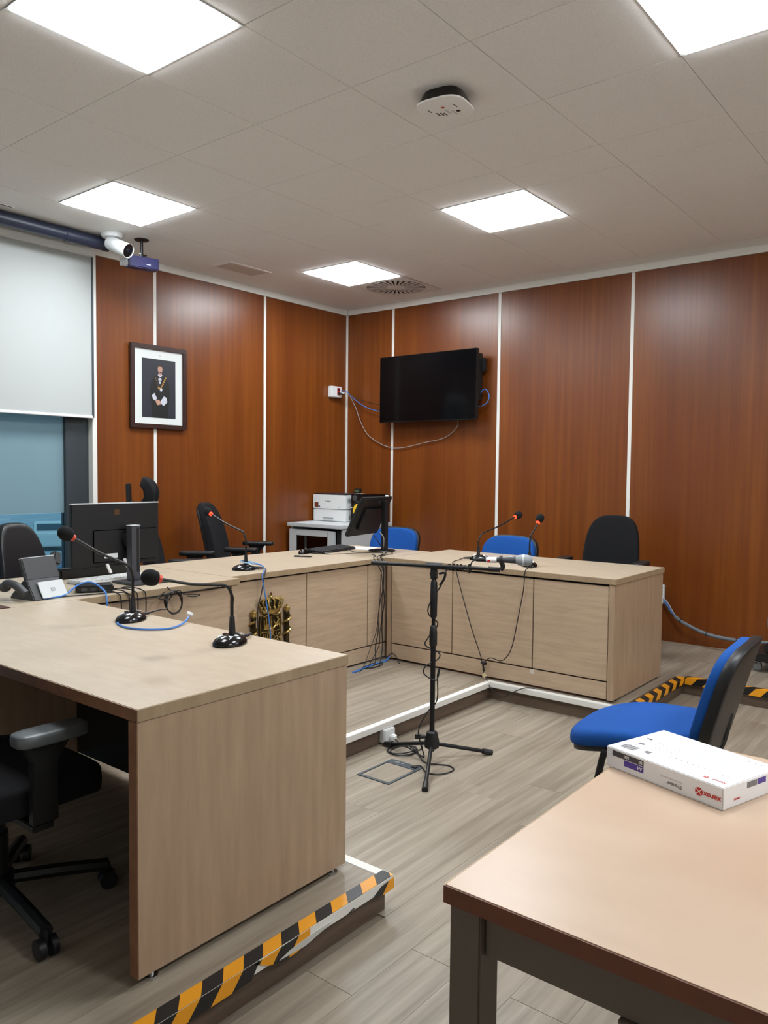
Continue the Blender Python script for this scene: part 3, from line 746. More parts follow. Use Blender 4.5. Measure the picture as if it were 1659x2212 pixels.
# ================================================================== CHAIRS
def blue_chair_parts(t):
    # local: faces +Y, origin on floor
    def seatfn(p):
        y = p.y; z = p.z
        z += -.055*(max(0, y+.06)/.285)**2 + .014*max(0, (-y-.08)/.14) - .10*p.x*p.x
        return Vector((p.x, y+.015, z+.468))
    obj('seat', MB().pad(.475, .48, .066, 3.2, .75, 52, 10, seatfn), m_blue, t, world=False, smooth=True, angle=60)
    def shellfn(p):
        q = seatfn(p); q.z -= .033; return q
    obj('seat_shell', MB().pad(.45, .45, .028, 3.4, .3, 44, 6, shellfn), m_black, t, world=False, smooth=True, angle=60)
    def backfn(p, off=0):
        # pad plane XY -> x, z ; thickness -> y
        x, zz, th = p.x, p.y, p.z
        y = -.225 - .10*(zz+.18)/.36 - .35*(x*x) * -1 + th + off
        return Vector((x, y-.0, zz+.635))
    obj('backrest', MB().pad(.45, .37, .05, 3.6, .4, 52, 10, lambda p: backfn(p)), m_blue, t, world=False, smooth=True, angle=60)
    obj('back_shell', MB().pad(.465, .385, .04, 3.8, .3, 52, 8, lambda p: backfn(p, -.030)), m_black, t, world=False, smooth=True, angle=60)
    obj('back_bracket', MB().tube([(0, -.10, .385), (0, -.22, .40), (0, -.262, .45), (0, -.285, .56)], .02, 10), m_black, t, world=False, smooth=True)
    for s in (-1, 1):
        obj('leg', MB().tube([(s*.20, .03, .412), (s*.225, .065, .41), (s*.236, .085, .37), (s*.25, .145, .012)], .0125, 10), m_blackm, t, world=False, smooth=True)
        obj('leg', MB().tube([(s*.20, -.10, .405), (s*.225, -.135, .40), (s*.235, -.155, .36), (s*.25, -.24, .012)], .0125, 10), m_blackm, t, world=False, smooth=True)
        obj('side_rail', MB().tube([(s*.20, .03, .408), (s*.20, -.10, .405)], .0115, 10, smooth=0), m_blackm, t, world=False, smooth=True)
        for yy in (.146, -.242): obj('foot_cap', MB().cyl((s*.25, yy, 0), (s*.25, yy, .02), .0155, seg=12), m_black, t, world=False, smooth=True)
    for yy in (.02, -.07): obj('cross_rail', MB().cyl((-.2, yy, .402), (.2, yy, .402), .011, seg=10), m_blackm, t, world=False, smooth=True)
t = thing('visitor_chair', 'blue upholstered visitor chair in the pit beside the paper ream', 'chair', (-3.25, -4.375, 0), R(4), 'blue visitor chairs')
blue_chair_parts(t)
c2 = copy_tree(t); c2.location = (-1.20, -1.385, HP); c2.rotation_euler = (0, 0, R(90+6)); c2['label'] = 'blue visitor chair behind the small monitor at the bench corner'
c3 = copy_tree(t); c3.location = (-1.28, -2.48, HP); c3.rotation_euler = (0, 0, R(90-3)); c3['label'] = 'blue visitor chair behind the right bench microphones'

def office_chair(label, loc, rz, seat_z=.47, back=(.45, .58, .74), lean=.12, arms=True, arm_z=.69, headrest=False, m_up=None, base_rot=0, taper=.12, arm_len=.26, m_arm=None):
    m_up = m_up or m_blackf
    t = thing('office_chair', label, 'chair', loc, rz, 'black swivel office chairs')
    def sf(p): return Vector((p.x, p.y+.01, p.z+seat_z-.03*max(0, (p.y-.1)/.14)**2))
    obj('seat', MB().pad(.49, .48, .085, 4, .4, 44, 8, sf), m_up, t, world=False, smooth=True, angle=60)
    obj('seat_plate', MB().box(-.11, .11, -.12, .10, seat_z-.085, seat_z-.042), m_black, t, world=False, bevel=.008)
    bw, bh, bz = back
    def bf(p, off=0):
        f = (p.y+bh/2)/bh
        return Vector((p.x, -.225-lean*f + .03*math.sin(PI*f) + .45*p.x*p.x + p.z + off, p.y+bz))
    obj('backrest', MB().pad(bw, bh, .06, 3.4, .4, 48, 10, bf, taper), m_up, t, world=False, smooth=True, angle=60)
    obj('back_shell', MB().pad(bw*.9, bh*.92, .035, 3.4, .4, 40, 8, lambda p: bf(p, -.035), taper), m_black, t, world=False, smooth=True, angle=60)
    obj('back_bar', MB().tube([(0, -.08, seat_z-.065), (0, -.25, seat_z-.06), (0, -.295, seat_z+.02), (0, -.30, bz-.05)], .022, 10), m_black, t, world=False, smooth=True)
    if arms:
        for s in (-1, 1):
            a = obj('armrest', MB().pad(.085, arm_len, .034, 4, .4, 32, 6, lambda p: Vector((p.x+s*.275, p.y+.02, p.z+arm_z-.017))), m_arm or m_black, t, world=False, smooth=True, angle=60)
            obj('arm_support', MB().prism([(-.035,seat_z-.05),(.035,seat_z-.05),(.035,arm_z-.09),(.075,arm_z-.032),(-.06,arm_z-.032),(-.035,arm_z-.08)], (s*.275-.014, 0, 0), (0,1,0), (0,0,1), .028).box(min(s*.1, s*.275), max(s*.1, s*.275), -.03, .03, seat_z-.075, seat_z-.055), m_black, a, world=False, bevel=.003)
    if headrest:
        by = -.225-lean
        obj('headrest_post', MB().obox((0, by-.05, bz+bh/2+.07), (.06, .03, .20), (R(2), 0, 0)), m_black, t, world=False, bevel=.004)
        obj('headrest_bracket', MB().tube([(0, by-.045, bz+bh/2+.05), (0, by+.0, bz+bh/2+.02), (0, by+.05, bz+bh/2+.02)], .014, 8), m_black, t, world=False, smooth=True)
        def hf(p):
            a = p.y/.12*1.3    # wraps around a horizontal roll, convex towards the sitter
            rr = .092+p.z
            return Vector((p.x, by+.045+rr*math.cos(a)-.03, bz+bh/2+.10+rr*math.sin(a)))
        obj('headrest', MB().pad(.27, .24, .07, 3.5, .4, 40, 10, hf), m_up, t, world=False, smooth=True, angle=60)
    obj('gas_column', MB().cyl((0, 0, .10), (0, 0, seat_z-.083), .026).cyl((0, 0, .085), (0, 0, .24), .034), m_black, t, world=False, smooth=True)
    base = obj('star_base', MB().cyl((0, 0, .07), (0, 0, .115), .05), m_black, t, world=False, smooth=True)
    for k in range(5):
        a = R(base_rot)+2*PI*k/5; d = Vector((math.cos(a), math.sin(a), 0))
        lg = obj('base_leg', MB().tube([d*.03+Vector((0,0,.098)), d*.18+Vector((0,0,.085)), d*.31+Vector((0,0,.068))], .02, 8, smooth=3), m_black, t, world=False, smooth=True)
        w = Vector((-d.y, d.x, 0)); c = d*.31
        obj('caster', MB().cyl(c+w*.008+Vector((0,0,.027)), c+w*.026+Vector((0,0,.027)), .027, seg=14).cyl(c-w*.026+Vector((0,0,.027)), c-w*.008+Vector((0,0,.027)), .027, seg=14).cyl(c+Vector((0,0,.03)), c+Vector((0,0,.075)), .008, seg=8), m_black, lg, world=False, smooth=True)
    return t
office_chair('black office chair side-on behind the middle back bench', (-1.90, -.63, HP), math.atan2(-.83, .56)-PI/2, back=(.44, .62, .72), lean=.13, arm_z=.70)
office_chair('black office chair with curved headrest behind the large monitor', (-2.655, -.88, HP), math.atan2(-.69, .72)-PI/2, back=(.46, .60, .72), lean=.14, arm_z=.69, headrest=True)
office_chair('black leather office chair against the window, behind the phone', (-3.66, -.86, HP), R(180+18), back=(.43, .58, .66), lean=.10, arms=False, m_up=m_blackl, taper=.3)
office_chair('black office chair facing the viewer behind the right bench', (-.80, -3.14, HP), R(90+8), back=(.44, .60, .685), lean=.10, arm_z=.685, taper=.16)
office_chair('black office chair tucked under the near bench, armrest showing', (-5.10, -3.165, HP), R(-90), back=(.45, .55, .70), arm_z=.60, seat_z=.40, base_rot=69, lean=.1, arm_len=.20, m_arm=mat('grey_pad', (86, 90, 92), .35))

# black trolley with casters at the right edge
t = thing('equipment_trolley', 'black wheeled equipment base by the right wall at the picture edge', 'trolley', (-.42, -4.40, HP))
obj('deck', MB().box(-.62, -.22, -4.72, -4.09, .185, .235), m_black, t, bevel=.006)
obj('case', MB().box(-.58, -.26, -4.68, -4.17, .236, .30), m_blackl, t, bevel=.012)
for x in (-.56, -.28):
    for y in (-4.14, -4.66):
        f = obj('caster_fork', MB().box(x-.016, x+.016, y-.012, y+.012, .158, .185).box(x-.018, x-.013, y-.016, y+.03, .125, .165).box(x+.013, x+.018, y-.016, y+.03, .125, .165), m_steel, t, bevel=.001)
        obj('wheel', MB().cyl((x-.011, y+.014, .14), (x+.011, y+.014, .14), .03, seg=20), mat('wheel_grey', (96, 98, 100), .5), f, smooth=True)
obj('latch', MB().box(-.622, -.60, -4.125, -4.095, .238, .265), m_steel, t, bevel=.004)

# ================================================================== MICROPHONES
def gooseneck(label, base, head, rise, lit, yaw, white=False, cable=None, bend=.5, group='gooseneck microphones'):
    bx, by = base
    t = thing('gooseneck_microphone', label, 'microphone', (bx, by, HD), 0, group)
    rot = Matrix.Rotation(yaw, 3, 'Z')
    prof = [(.066,0),(.070,.004),(.069,.010),(.060,.020),(.042,.029),(.022,.034),(.004,.035)]
    b = MB().lathe(prof, (0,0,0), 32, 1.0, .74); b.xf(rot.to_4x4()); b.xf(Matrix.Translation((bx, by, HD)))
    bs = obj('base', b, m_blackg, t, smooth=True)
    def loc(x, y, z): return Vector((bx, by, HD)) + rot @ Vector((x, y, z))
    pl = MB().prism([(-.060,-.018),(-.022,-.030),(-.022,.030),(-.060,.018)], (0,0,0), (1,0,0), (0,1,0), .0035 if white else .001)
    pl.v = [Vector((v.x, v.y, v.z+.0292-.95*(-.026-v.x)*.55+.001)) for v in pl.v]
    pl.v = [loc(*v) for v in pl.v]; obj('white_plate', pl, m_paper if white else m_lgrey, bs)
    tg = MB().obox((.035, 0, .0335), (.018, .05, .0015), (0, R(24), 0)); tg.v = [loc(*v) for v in tg.v]; obj('label_strip', tg, m_paper, bs)
    sw = MB().obox((.002, .024, .033), (.012, .008, .004)); sw.v = [loc(*v) for v in sw.v]; obj('switch', sw, m_dgrey, bs)
    p0 = loc(.012, 0, .03)
    obj('collar', MB().cyl(p0, p0+Vector((0,0,.062)), .0125, .0085, 16), m_black, t, smooth=True)
    hd_ = Vector(head); a = p0+Vector((0,0,.06)); b_ = p0+Vector((0,0,rise)); d = (hd_-b_)
    pts = [a, a.lerp(b_, .5), b_-Vector((0,0,.02)), b_+d*.07+Vector((0,0,.012)), b_+d*.22+Vector((0,0,.010)), b_+d*.5, b_+d*.8, hd_-d.normalized()*.02]
    obj('gooseneck', MB().tube(pts, .0052, 10, smooth=5), m_blackm, t, smooth=True)
    dn = d.normalized(); rm = dn.to_track_quat('Z', 'Y').to_matrix()
    ring = MB().lathe([(.009,-.036),(.0125,-.034),(.0125,-.022),(.010,-.020)], hd_, 18, 1, 1, rm); obj('indicator_ring', ring, m_red if lit else m_redoff, t, smooth=True)
    fo = MB().lathe([(.010,-.026),(.022,-.020),(.0265,-.006),(.0265,.008),(.021,.022),(.011,.030),(.001,.032)], hd_, 22, 1, 1, rm); obj('foam_windscreen', fo, m_foam, t, smooth=True)
    pg = MB().cyl(loc(.060, 0, .013), loc(.112, 0, .011), .0085, .0055, 12); obj('plug', pg, m_black, t, smooth=True)
    if cable: obj('cable', MB().tube([loc(.110, 0, .011)]+[Vector(p) for p in cable], .003, 7), m_cblack, t, smooth=True)
    return t
gooseneck('gooseneck microphone at the far end of the near bench, pointing up left', (-4.385, -2.767), (-4.617, -2.710, 1.160), .16, False, R(20),
          cable=[(-4.20, -2.70, HD+.012), (-4.10, -2.60, HD-.01), (-3.95, -2.4, .80), (-3.85, -2.19, .775), (-3.80, -2.175, .80)])
gooseneck('gooseneck microphone nearest the viewer, bent low over the near bench', (-4.408, -3.376), (-4.668, -3.303, 1.058), .15, False, R(14),
          cable=[(-4.262, -3.32, HD+.006), (-4.23, -3.30, HD-.05), (-4.235, -3.28, .55), (-4.24, -3.2, .16), (-4.235, -3.0, .118)])
gooseneck('gooseneck microphone with glowing ring on the middle back bench', (-3.04, -1.887), (-3.053, -1.573, 1.144), .17, True, R(-38),
          cable=[(-2.96, -1.99, HD+.006), (-3.02, -2.05, HD+.004), (-3.06, -2.085, .79), (-3.085, -2.085, .69), (-3.115, -2.09, .60), (-3.10, -2.085, .40), (-3.09, -2.075, .2), (-3.09, -2.08, HP+.004)])
m4 = gooseneck('left of the two lit gooseneck microphones on the right bench, leaning right', (-1.60, -2.62), (-1.28, -2.725, 1.108), .12, True, R(120), white=True,
          cable=[(-1.75, -2.55, HD+.008), (-1.90, -2.60, HD+.006), (-1.925, -2.64, .78), (-1.93, -2.70, .611), (-1.935, -2.775, .413), (-1.935, -2.845, .247), (-1.935, -2.868, .15), (-1.95, -2.90, .118),
                 (-2.01, -2.97, .083), (-2.015, -3.05, .050), (-2.012, -3.11, .085), (-1.98, -3.175, .119), (-1.93, -3.22, .115)])
m5 = gooseneck('right of the two lit gooseneck microphones on the right bench, nearly upright', (-1.696, -3.041), (-1.62, -3.07, 1.114), .14, True, R(215),
          cable=[(-1.90, -3.13, HD+.006), (-1.925, -3.135, .79), (-1.93, -3.132, .70), (-1.93, -3.102, .539), (-1.93, -3.058, .335), (-1.932, -2.995, .248), (-1.932, -2.913, .252), (-1.935, -2.868, .21), (-1.935, -2.872, .16)])
tag(obj('cable_clamp', MB().ball((-1.935, -2.866, .212), .013, seg=10).box(-1.945, -1.925, -2.885, -2.85, .206, .218), m_black), 'small black clamp joining the microphone cables on the right bench', 'clamp')
tag(obj('adhesive_pad', MB().obox((-1.938, -2.874, .137), (.006, .026, .026), (R(45), 0, 0)), mat('tan_pad', (206, 190, 150), .7)), 'small tan cable pad above the pit corner', 'pad')

# ---- tripod boom stand
SX, SY = -3.05, -3.26
t = thing('microphone_stand', 'black tripod microphone stand with horizontal boom in the pit', 'stand', (SX, SY, 0))
obj('pole', MB().cyl((SX, SY, .05), (SX, SY, .58), .0125, seg=16).cyl((SX, SY, .58), (SX, SY, .90), .009, seg=16), m_blackm, t, smooth=True)
obj('clutch', MB().lathe([(.014,.56),(.019,.57),(.019,.63),(.015,.66),(.011,.665)], (SX, SY, 0), 18), m_black, t, smooth=True)
obj('upper_grip', MB().lathe([(.012,.70),(.0165,.71),(.018,.80),(.016,.87),(.011,.885)], (SX, SY, 0), 18), m_black, t, smooth=True)
obj('hub', MB().lathe([(.022,.062),(.035,.07),(.036,.10),(.026,.143),(.018,.15)], (SX, SY, 0), 20), m_black, t, smooth=True)
obj('hub_knob', MB().cyl((SX-.03, SY+.02, .125), (SX-.055, SY+.035, .127), .010, seg=12).obox((SX-.06, SY+.04, .127), (.012, .03, .022), (0, 0, R(40))), m_black, t)
for fx, fy in ((-2.790, -3.435), (-3.372, -3.452), (-3.035, -2.965)):
    v = Vector((fx-SX, fy-SY, 0)); e = Vector((fx, fy, .012)); s0 = Vector((SX, SY, .085))+v*.06
    lg = obj('leg', MB().cyl(s0, e, .0095, seg=14), m_blackm, t, smooth=True)
    d = (e-s0).normalized(); obj('rubber_foot', MB().cyl(e-d*.045, e+d*.006, .0135, .0145, 14), m_black, lg, smooth=True)
BL = Vector((-3.195, -2.997, .957)); BR = Vector((-2.945, -3.555, .949)); bd = (BR-BL).normalized()
bm_ = obj('boom_arm', MB().cyl(BL, BR, .0085, seg=14), m_blackm, t, smooth=True)
obj('counterweight_grip', MB().cyl(BL-bd*.005, BL+bd*.075, .0115, seg=14), m_black, bm_, smooth=True)
TP = Vector((SX, SY, .953))
obj('boom_clamp', MB().cyl(TP-bd*.04, TP+bd*.035, .015, seg=14).obox((SX, SY, .918), (.03, .026, .055), (0, 0, R(-66))).cyl((SX-.022, SY-.01, .915), (SX+.022, SY+.01, .915), .017, seg=14), m_black, t, smooth=True)
obj('clamp_lever', MB().tube([(SX+.015, SY-.02, .915), (SX+.02, SY-.05, .92), (SX+.018, SY-.045, .89), (SX+.01, SY-.028, .86)], .006, 8), m_black, t, smooth=True)
obj('boom_end', MB().cyl(BR-bd*.05, BR+bd*.005, .0125, seg=14), m_black, bm_, smooth=True)
hol = BR+bd*.008
obj('clip_stem', MB().tube([hol, hol+Vector((0,0,.014))+bd*.01, hol+Vector((0,0,.034))+bd*.004], .011, 10), m_black, t, smooth=True)
# cable wound round boom and pole
wp = []
hc = hol+Vector((0,0,.046))-bd*.0
mic_d = (bd+Vector((0,0,.04))).normalized()
tail = hc-mic_d*.105
wp += [tail, tail-bd*.03+Vector((0,0,-.012)), BR-bd*.14+Vector((0,0,-.022))]
for i in range(22):
    f = i/21; c = (BR-bd*.13).lerp(TP+bd*.06, f); a = i*1.9; o = bd.orthogonal().normalized(); w = bd.cross(o)
    wp.append(c+(o*math.cos(a)+w*math.sin(a))*(.0145+.003*math.sin(i)))
wp += [Vector((SX+.03, SY-.04, .90)), Vector((SX+.024, SY-.02, .85)), Vector((SX-.02, SY+.01, .77)), Vector((SX-.026, SY+.01, .72)), Vector((SX+.02, SY-.012, .67)), Vector((SX-.02, SY+.012, .61)), Vector((SX-.036, SY+.02, .57)), Vector((SX+.02, SY-.02, .53)),
       Vector((SX+.012, SY-.02, .50)), Vector((SX-.03, SY+.02, .47)), Vector((SX-.036, SY+.024, .43)), Vector((SX, SY-.02, .40)), Vector((SX+.026, SY-.022, .45)), Vector((SX+.016, SY-.016, .42)), Vector((SX+.016, SY-.016, .30)), Vector((SX-.02, SY+.016, .24)), Vector((SX-.055, SY+.04, .16)), Vector((SX-.05, SY+.03, .09)), Vector((SX-.02, SY+.03, .02)), Vector((-3.03, -3.17, .006))]
for i in range(30):
    a = i*.62+.5; r_ = .075+.012*math.sin(i*.9)
    wp.append(Vector((-3.04+r_*math.cos(a)*.95, -3.075+r_*math.sin(a)*.85, .005+.0012*(i//10)*3+.002*math.sin(i))))
wp += [Vector((-3.06, -3.2, .006)), Vector((-3.10, -3.27, .006)), Vector((-3.06, -3.36, .006)), Vector((-3.09, -3.415, .006)), Vector((-3.17, -3.40, .006)), Vector((-3.20, -3.34, .006)), Vector((-3.15, -3.27, .006)), Vector((-3.175, -3.245, .006))]
t2 = thing('microphone_cable', 'black cable wound round the microphone stand and coiled on the pit floor', 'cable', (SX, SY-.02, 0))
obj('lead', MB().tube(wp, .0032, 7, smooth=5), m_cblack, t2, smooth=True)
# handheld microphone in the clip
t = thing('handheld_microphone', 'silver handheld microphone with white tape held in the boom clip', 'microphone', tuple(hol+Vector((0,0,.03))))
rm = mic_d.to_track_quat('Z', 'Y').to_matrix()
obj('handle', MB().lathe([(.009,-.075),(.0105,-.074),(.0115,-.03),(.0135,.03),(.0165,.068),(.017,.072)], hc, 22, 1, 1, rm), m_dgrey, t, smooth=True)
obj('white_tape', MB().lathe([(.0112,-.068),(.0128,-.067),(.0138,-.02),(.0125,-.019)], hc, 22, 1, 1, rm), m_paper, t, smooth=True)
obj('red_tape', MB().obox(hc-mic_d*.058+Vector((-.0102, -.0075, -.003)), (.004, .012, .010), (0, 0, math.atan2(bd.y, bd.x)-PI/2)), m_redp, t)
obj('grille', MB().lathe([(.017,.070),(.0225,.078),(.0255,.095),(.0255,.118),(.022,.135),(.013,.144),(.001,.146)], hc, 24, 1, 1, rm), speckle('mesh_grey', (120, 124, 126), (172, 176, 178), 900, .45, .6), t, smooth=True)
obj('grille_band', MB().lathe([(.0255,.099),(.0268,.100),(.0268,.109),(.0255,.110)], hc, 24, 1, 1, rm), m_lgrey, t, smooth=True)
obj('connector', MB().lathe([(.006,-.118),(.0085,-.115),(.0095,-.076),(.008,-.074)], hc, 18, 1, 1, rm), m_black, t, smooth=True)
obj('switch', MB().obox(hc+mic_d*.045+Vector((0,0,.016)), (.008, .018, .004), (0, 0, math.atan2(bd.y, bd.x)-PI/2)), m_paper, t)
cl = MB()
for sgn in (-1, 1):
    side = Vector((-bd.y, bd.x, 0))*sgn
    cl.tube([hol+Vector((0,0,.028)), hol+side*.018+Vector((0,0,.034)), hol+side*.0215+Vector((0,0,.05)), hol+side*.015+Vector((0,0,.062))], .0065, 8)
bpar = [o for o in bpy.data.objects if o.name == 'microphone_stand'][0]
obj('microphone_clip', cl, m_black, bpar, smooth=True)

# ---- floor box frame and riser socket
t = thing('floor_box', 'grey metal frame of a cable box let into the pit floor', 'floor box', (-3.29, -3.19, 0))
x0, x1, y0, y1 = -3.420, -3.160, -3.288, -3.100
fr = MB().box(x0, x1, y0, y0+.014, .0015, .0055).box(x0, x1, y1-.014, y1, .0015, .0055).box(x0, x0+.018, y0+.014, y1-.014, .0015, .0055).box(x1-.05, x1, y0+.014, y1-.014, .0015, .0055)
obj('frame', fr, mat('floor_box_metal', (84, 92, 98), .4, .6), t, bevel=.001)
obj('inlay', MB().box(x0+.015, x1-.051, y0+.015, y1-.015, .001, .0035), m_plank, t)
obj('handle', MB().lathe([(.014,.0056),(.014,.0075),(.001,.008)], (x1-.025, y1-.055, 0), 18, .7, 1).lathe([(.012,.0056),(.012,.0072),(.001,.0076)], (x1-.025, y1-.085, 0), 18, .6, .8), m_steel, t, smooth=True)
obj('cable_flap', MB().box(x1-.034, x1-.012, y0+.02, y0+.05, .0056, .010), m_black, t, bevel=.001)
t = thing('wall_socket', 'white socket with a plug on the platform riser behind the stand', 'socket', (-2.99, -2.925, .012))
obj('box', MB().box(-3.032, -2.948, -2.957, -2.918, .008, .079), m_offw, t, bevel=.004)
obj('plug', MB().box(-3.0, -2.965, -2.985, -2.957, .02, .05), m_paper, t, bevel=.005)
tag(obj('socket_lead', MB().tube([(-2.985, -2.985, .03), (-2.98, -3.01, .012), (-2.96, -3.02, .005), (-2.90, -3.04, .005), (-2.93, -3.12, .005), (-3.02, -3.14, .009)], .003, 7), m_cblack, smooth=True), 'black lead running from the riser socket to the floor coil', 'cable')

# ================================================================== DESKTOP EQUIPMENT
# large monitor (seen from behind)
t = thing('computer_monitor', 'large monitor with grey pillar stand seen from behind on the left back bench', 'monitor', (-3.79, -1.90, HD), 0, 'computer monitors')
mx0, mx1, mz0, mz1, my = -4.085, -3.580, .905, 1.222, -1.815
obj('housing', MB().box(mx0, mx1, my, my+.022, mz0, mz1), m_black, t, bevel=.004)
obj('bezel_top', MB().box(mx0, mx1, my-.001, my+.023, mz1, mz1+.005), m_lgrey, t)
obj('screen', MB().box(mx0+.006, mx1-.006, my+.022, my+.0235, mz0+.012, mz1-.006), m_blackg, t)
obj('rear_bulge', MB().box(-3.97, -3.60, my-.007, my-.0002, .925, 1.09), m_black, t, bevel=.005)
obj('logo_plate', MB().box(-3.85, -3.82, my-.0015, my-.0002, 1.165, 1.192), mat('logo_bronze', (96, 66, 44), .4, .5), t)
obj('rear_label', MB().box(-3.91, -3.835, my-.0082, my-.007, .945, .968), m_offw, t)
obj('pillar', MB().box(-3.800, -3.745, my-.075, my-.030, HD+.012, 1.108), mat('pillar_grey', (78, 78, 84), .4, .4), t, bevel=.004)
obj('pillar_slot', MB().box(-3.767, -3.754, my-.0765, my-.0748, .87, 1.10), m_gap, t)
obj('pillar_cap', MB().box(-3.800, -3.745, my-.075, my-.030, 1.1082, 1.112), m_lgrey, t)
obj('stand_base', MB().box(-3.86, -3.62, -2.0, -1.80, HD, HD+.012), m_dgrey, t, bevel=.004)
obj('tilt_joint', MB().cyl((-3.772, my-.032, 1.03), (-3.772, my-.0072, 1.03), .04), m_black, t, smooth=True)
for k, x in enumerate((-3.80, -3.90)): obj('white_plug', MB().obox((x, my-.03, .915-.02*k), (.012, .012, .05), (0, R(-25), 0)), m_paper, t)
# long black sound bar behind it
tag(obj('sound_bar', MB().box(-3.98, -3.50, -1.52, -1.45, HD, HD+.055), m_black, bevel=.01), 'long black sound bar lying behind the large monitor', 'sound bar')
# white keyboard
t = thing('computer_keyboard', 'white keyboard lying behind the grey monitor stand', 'keyboard', (-3.80, -1.70, HD), R(6), 'computer keyboards')
obj('body', MB().box(-.22, .22, -.065, .065, 0, .014), m_offw, t, world=False, bevel=.004)
kc = None
for r_ in range(5):
    for c in range(15):
        if kc is None:
            kc = obj('key', MB().box(-.012, .012, -.0105, .0105, 0, .005), m_paper, t, world=False, bevel=.0015); kc.location = (-.2+.0285*c, -.05+.025*r_, .014)
        else: clone(kc, 'key', (-.2+.0285*c, -.05+.025*r_, .014), t)
# black router / dock
t = thing('network_box', 'flat black network box among cables beside the phone', 'router', (-4.07, -1.99, HD), R(-28))
obj('body', MB().box(-.085, .085, -.055, .055, .003, .034), m_black, t, world=False, bevel=.006)
for k in range(3): obj('port', MB().box(-.06+.04*k, -.035+.04*k, -.0565, -.0548, .010, .024), m_dgrey, t, world=False)
for s in (-1, 1): obj('foot', MB().box(s*.06-.01, s*.06+.01, -.04, .04, 0, .003), m_dgrey, t, world=False)
# desk phone with tilted screen, seen from behind
t = thing('desk_phone', 'grey desk phone with tilted screen and white rear stand, seen from behind', 'telephone', (-4.34, -1.96, HD), R(10))
wedge = [(-.075,0),(.095,0),(.095,.012),(.02,.085),(-.02,.085)]
obj('body', MB().prism([(-.10,0),(.075,0),(.06,.02),(-.02,.088),(-.045,.088)], (.085, 0, 0), (0,1,0), (0,0,1), -.17), m_dgrey, t, world=False, bevel=.004)
obj('rear_panel', MB().obox((.02, -.083, .042), (.135, .004, .082), (R(-30), 0, 0)), m_lgrey, t, world=False, bevel=.003)
obj('panel_mark', MB().obox((.02, -.0865, .042), (.022, .002, .016), (R(-30), 0, 0)), mat('mark_grey', (160, 164, 166), .5), t, world=False)
obj('screen_head', MB().obox((.01, -.008, .130), (.175, .024, .105), (R(-22), 0, 0)), m_dgrey, t, world=False, bevel=.004)
obj('screen_edge', MB().obox((.01, .013, .180), (.172, .018, .003), (R(-22), 0, 0)), m_lgrey, t, world=False)
obj('camera_block', MB().obox((.115, .015, .165), (.045, .035, .06), (R(-15), R(20), 0)), m_dgrey, t, world=False, bevel=.006)
obj('handset', MB().tube([(-.115, .07, .055), (-.125, .03, .075), (-.125, -.03, .068), (-.115, -.075, .035)], .018, 12), m_dgrey, t, world=False, smooth=True)
obj('handset_ear', MB().ball((-.118, .06, .055), .028, 1, 1, .8, 14), m_dgrey, t, world=False, smooth=True)
# brown desk pad at the left edge of the picture
t = thing('desk_pad', 'dark brown leather desk pad at the left picture edge', 'desk pad', (-4.86, -1.90, HD))
obj('mat', MB().box(-5.18, -4.555, -2.155, -1.72, HD, HD+.004), m_brown, t, bevel=.0015)
obj('stitching', MB().box(-5.16, -4.575, -2.145, -2.143, HD+.0041, HD+.0046).box(-4.572, -4.570, -2.14, -1.74, HD+.0041, HD+.0046), mat('stitch', (96, 60, 46), .7), t)

# small monitor at the corner
t = thing('computer_monitor', 'small tilted monitor on a round foot at the bench corner', 'monitor', (-1.60, -1.77, HD), 0, 'computer monitors')
obj('foot', MB().lathe([(.10,0),(.105,.004),(.10,.010),(.03,.016),(.001,.017)], (-1.60, -1.77, HD), 32, 1, .95), m_black, t, smooth=True)
obj('pillar', MB().box(-1.605, -1.560, -1.80, -1.765, HD+.012, 1.19), m_black, t, bevel=.004)
mm = Matrix.Translation((-1.665, -1.70, 1.075)) @ Matrix.Rotation(R(12), 4, 'Z') @ Matrix.Rotation(R(25), 4, 'X')
def tilted(b): b.xf(mm); return b
obj('housing', tilted(MB().box(-.235, .235, -.014, .014, -.155, .155)), m_black, t, bevel=.006)
obj('rear_bulge', tilted(MB().box(-.16, .16, -.034, -.0142, -.10, .08)), m_black, t, bevel=.01)
obj('screen', tilted(MB().box(-.228, .228, .014, .0155, -.148, .148)), m_blackg, t)
obj('rear_badge', tilted(MB().box(.02, .075, -.0155, -.0142, .115, .125)), mat('badge', (70, 84, 88), .4), t)
obj('white_clip', tilted(MB().box(.14, .18, -.006, .008, .1552, .162)), m_paper, t)
obj('video_lead', MB().tube([(-1.66, -1.80, .96), (-1.655, -1.83, .92), (-1.64, -1.82, .87), (-1.62, -1.80, .835)], .004, 7), m_cgrey, t, smooth=True)
obj('power_lead', MB().tube([(-1.74, -1.80, .945), (-1.72, -1.83, .90), (-1.67, -1.82, .86), (-1.61, -1.81, .84)], .0035, 7), m_cblack, t, smooth=True)

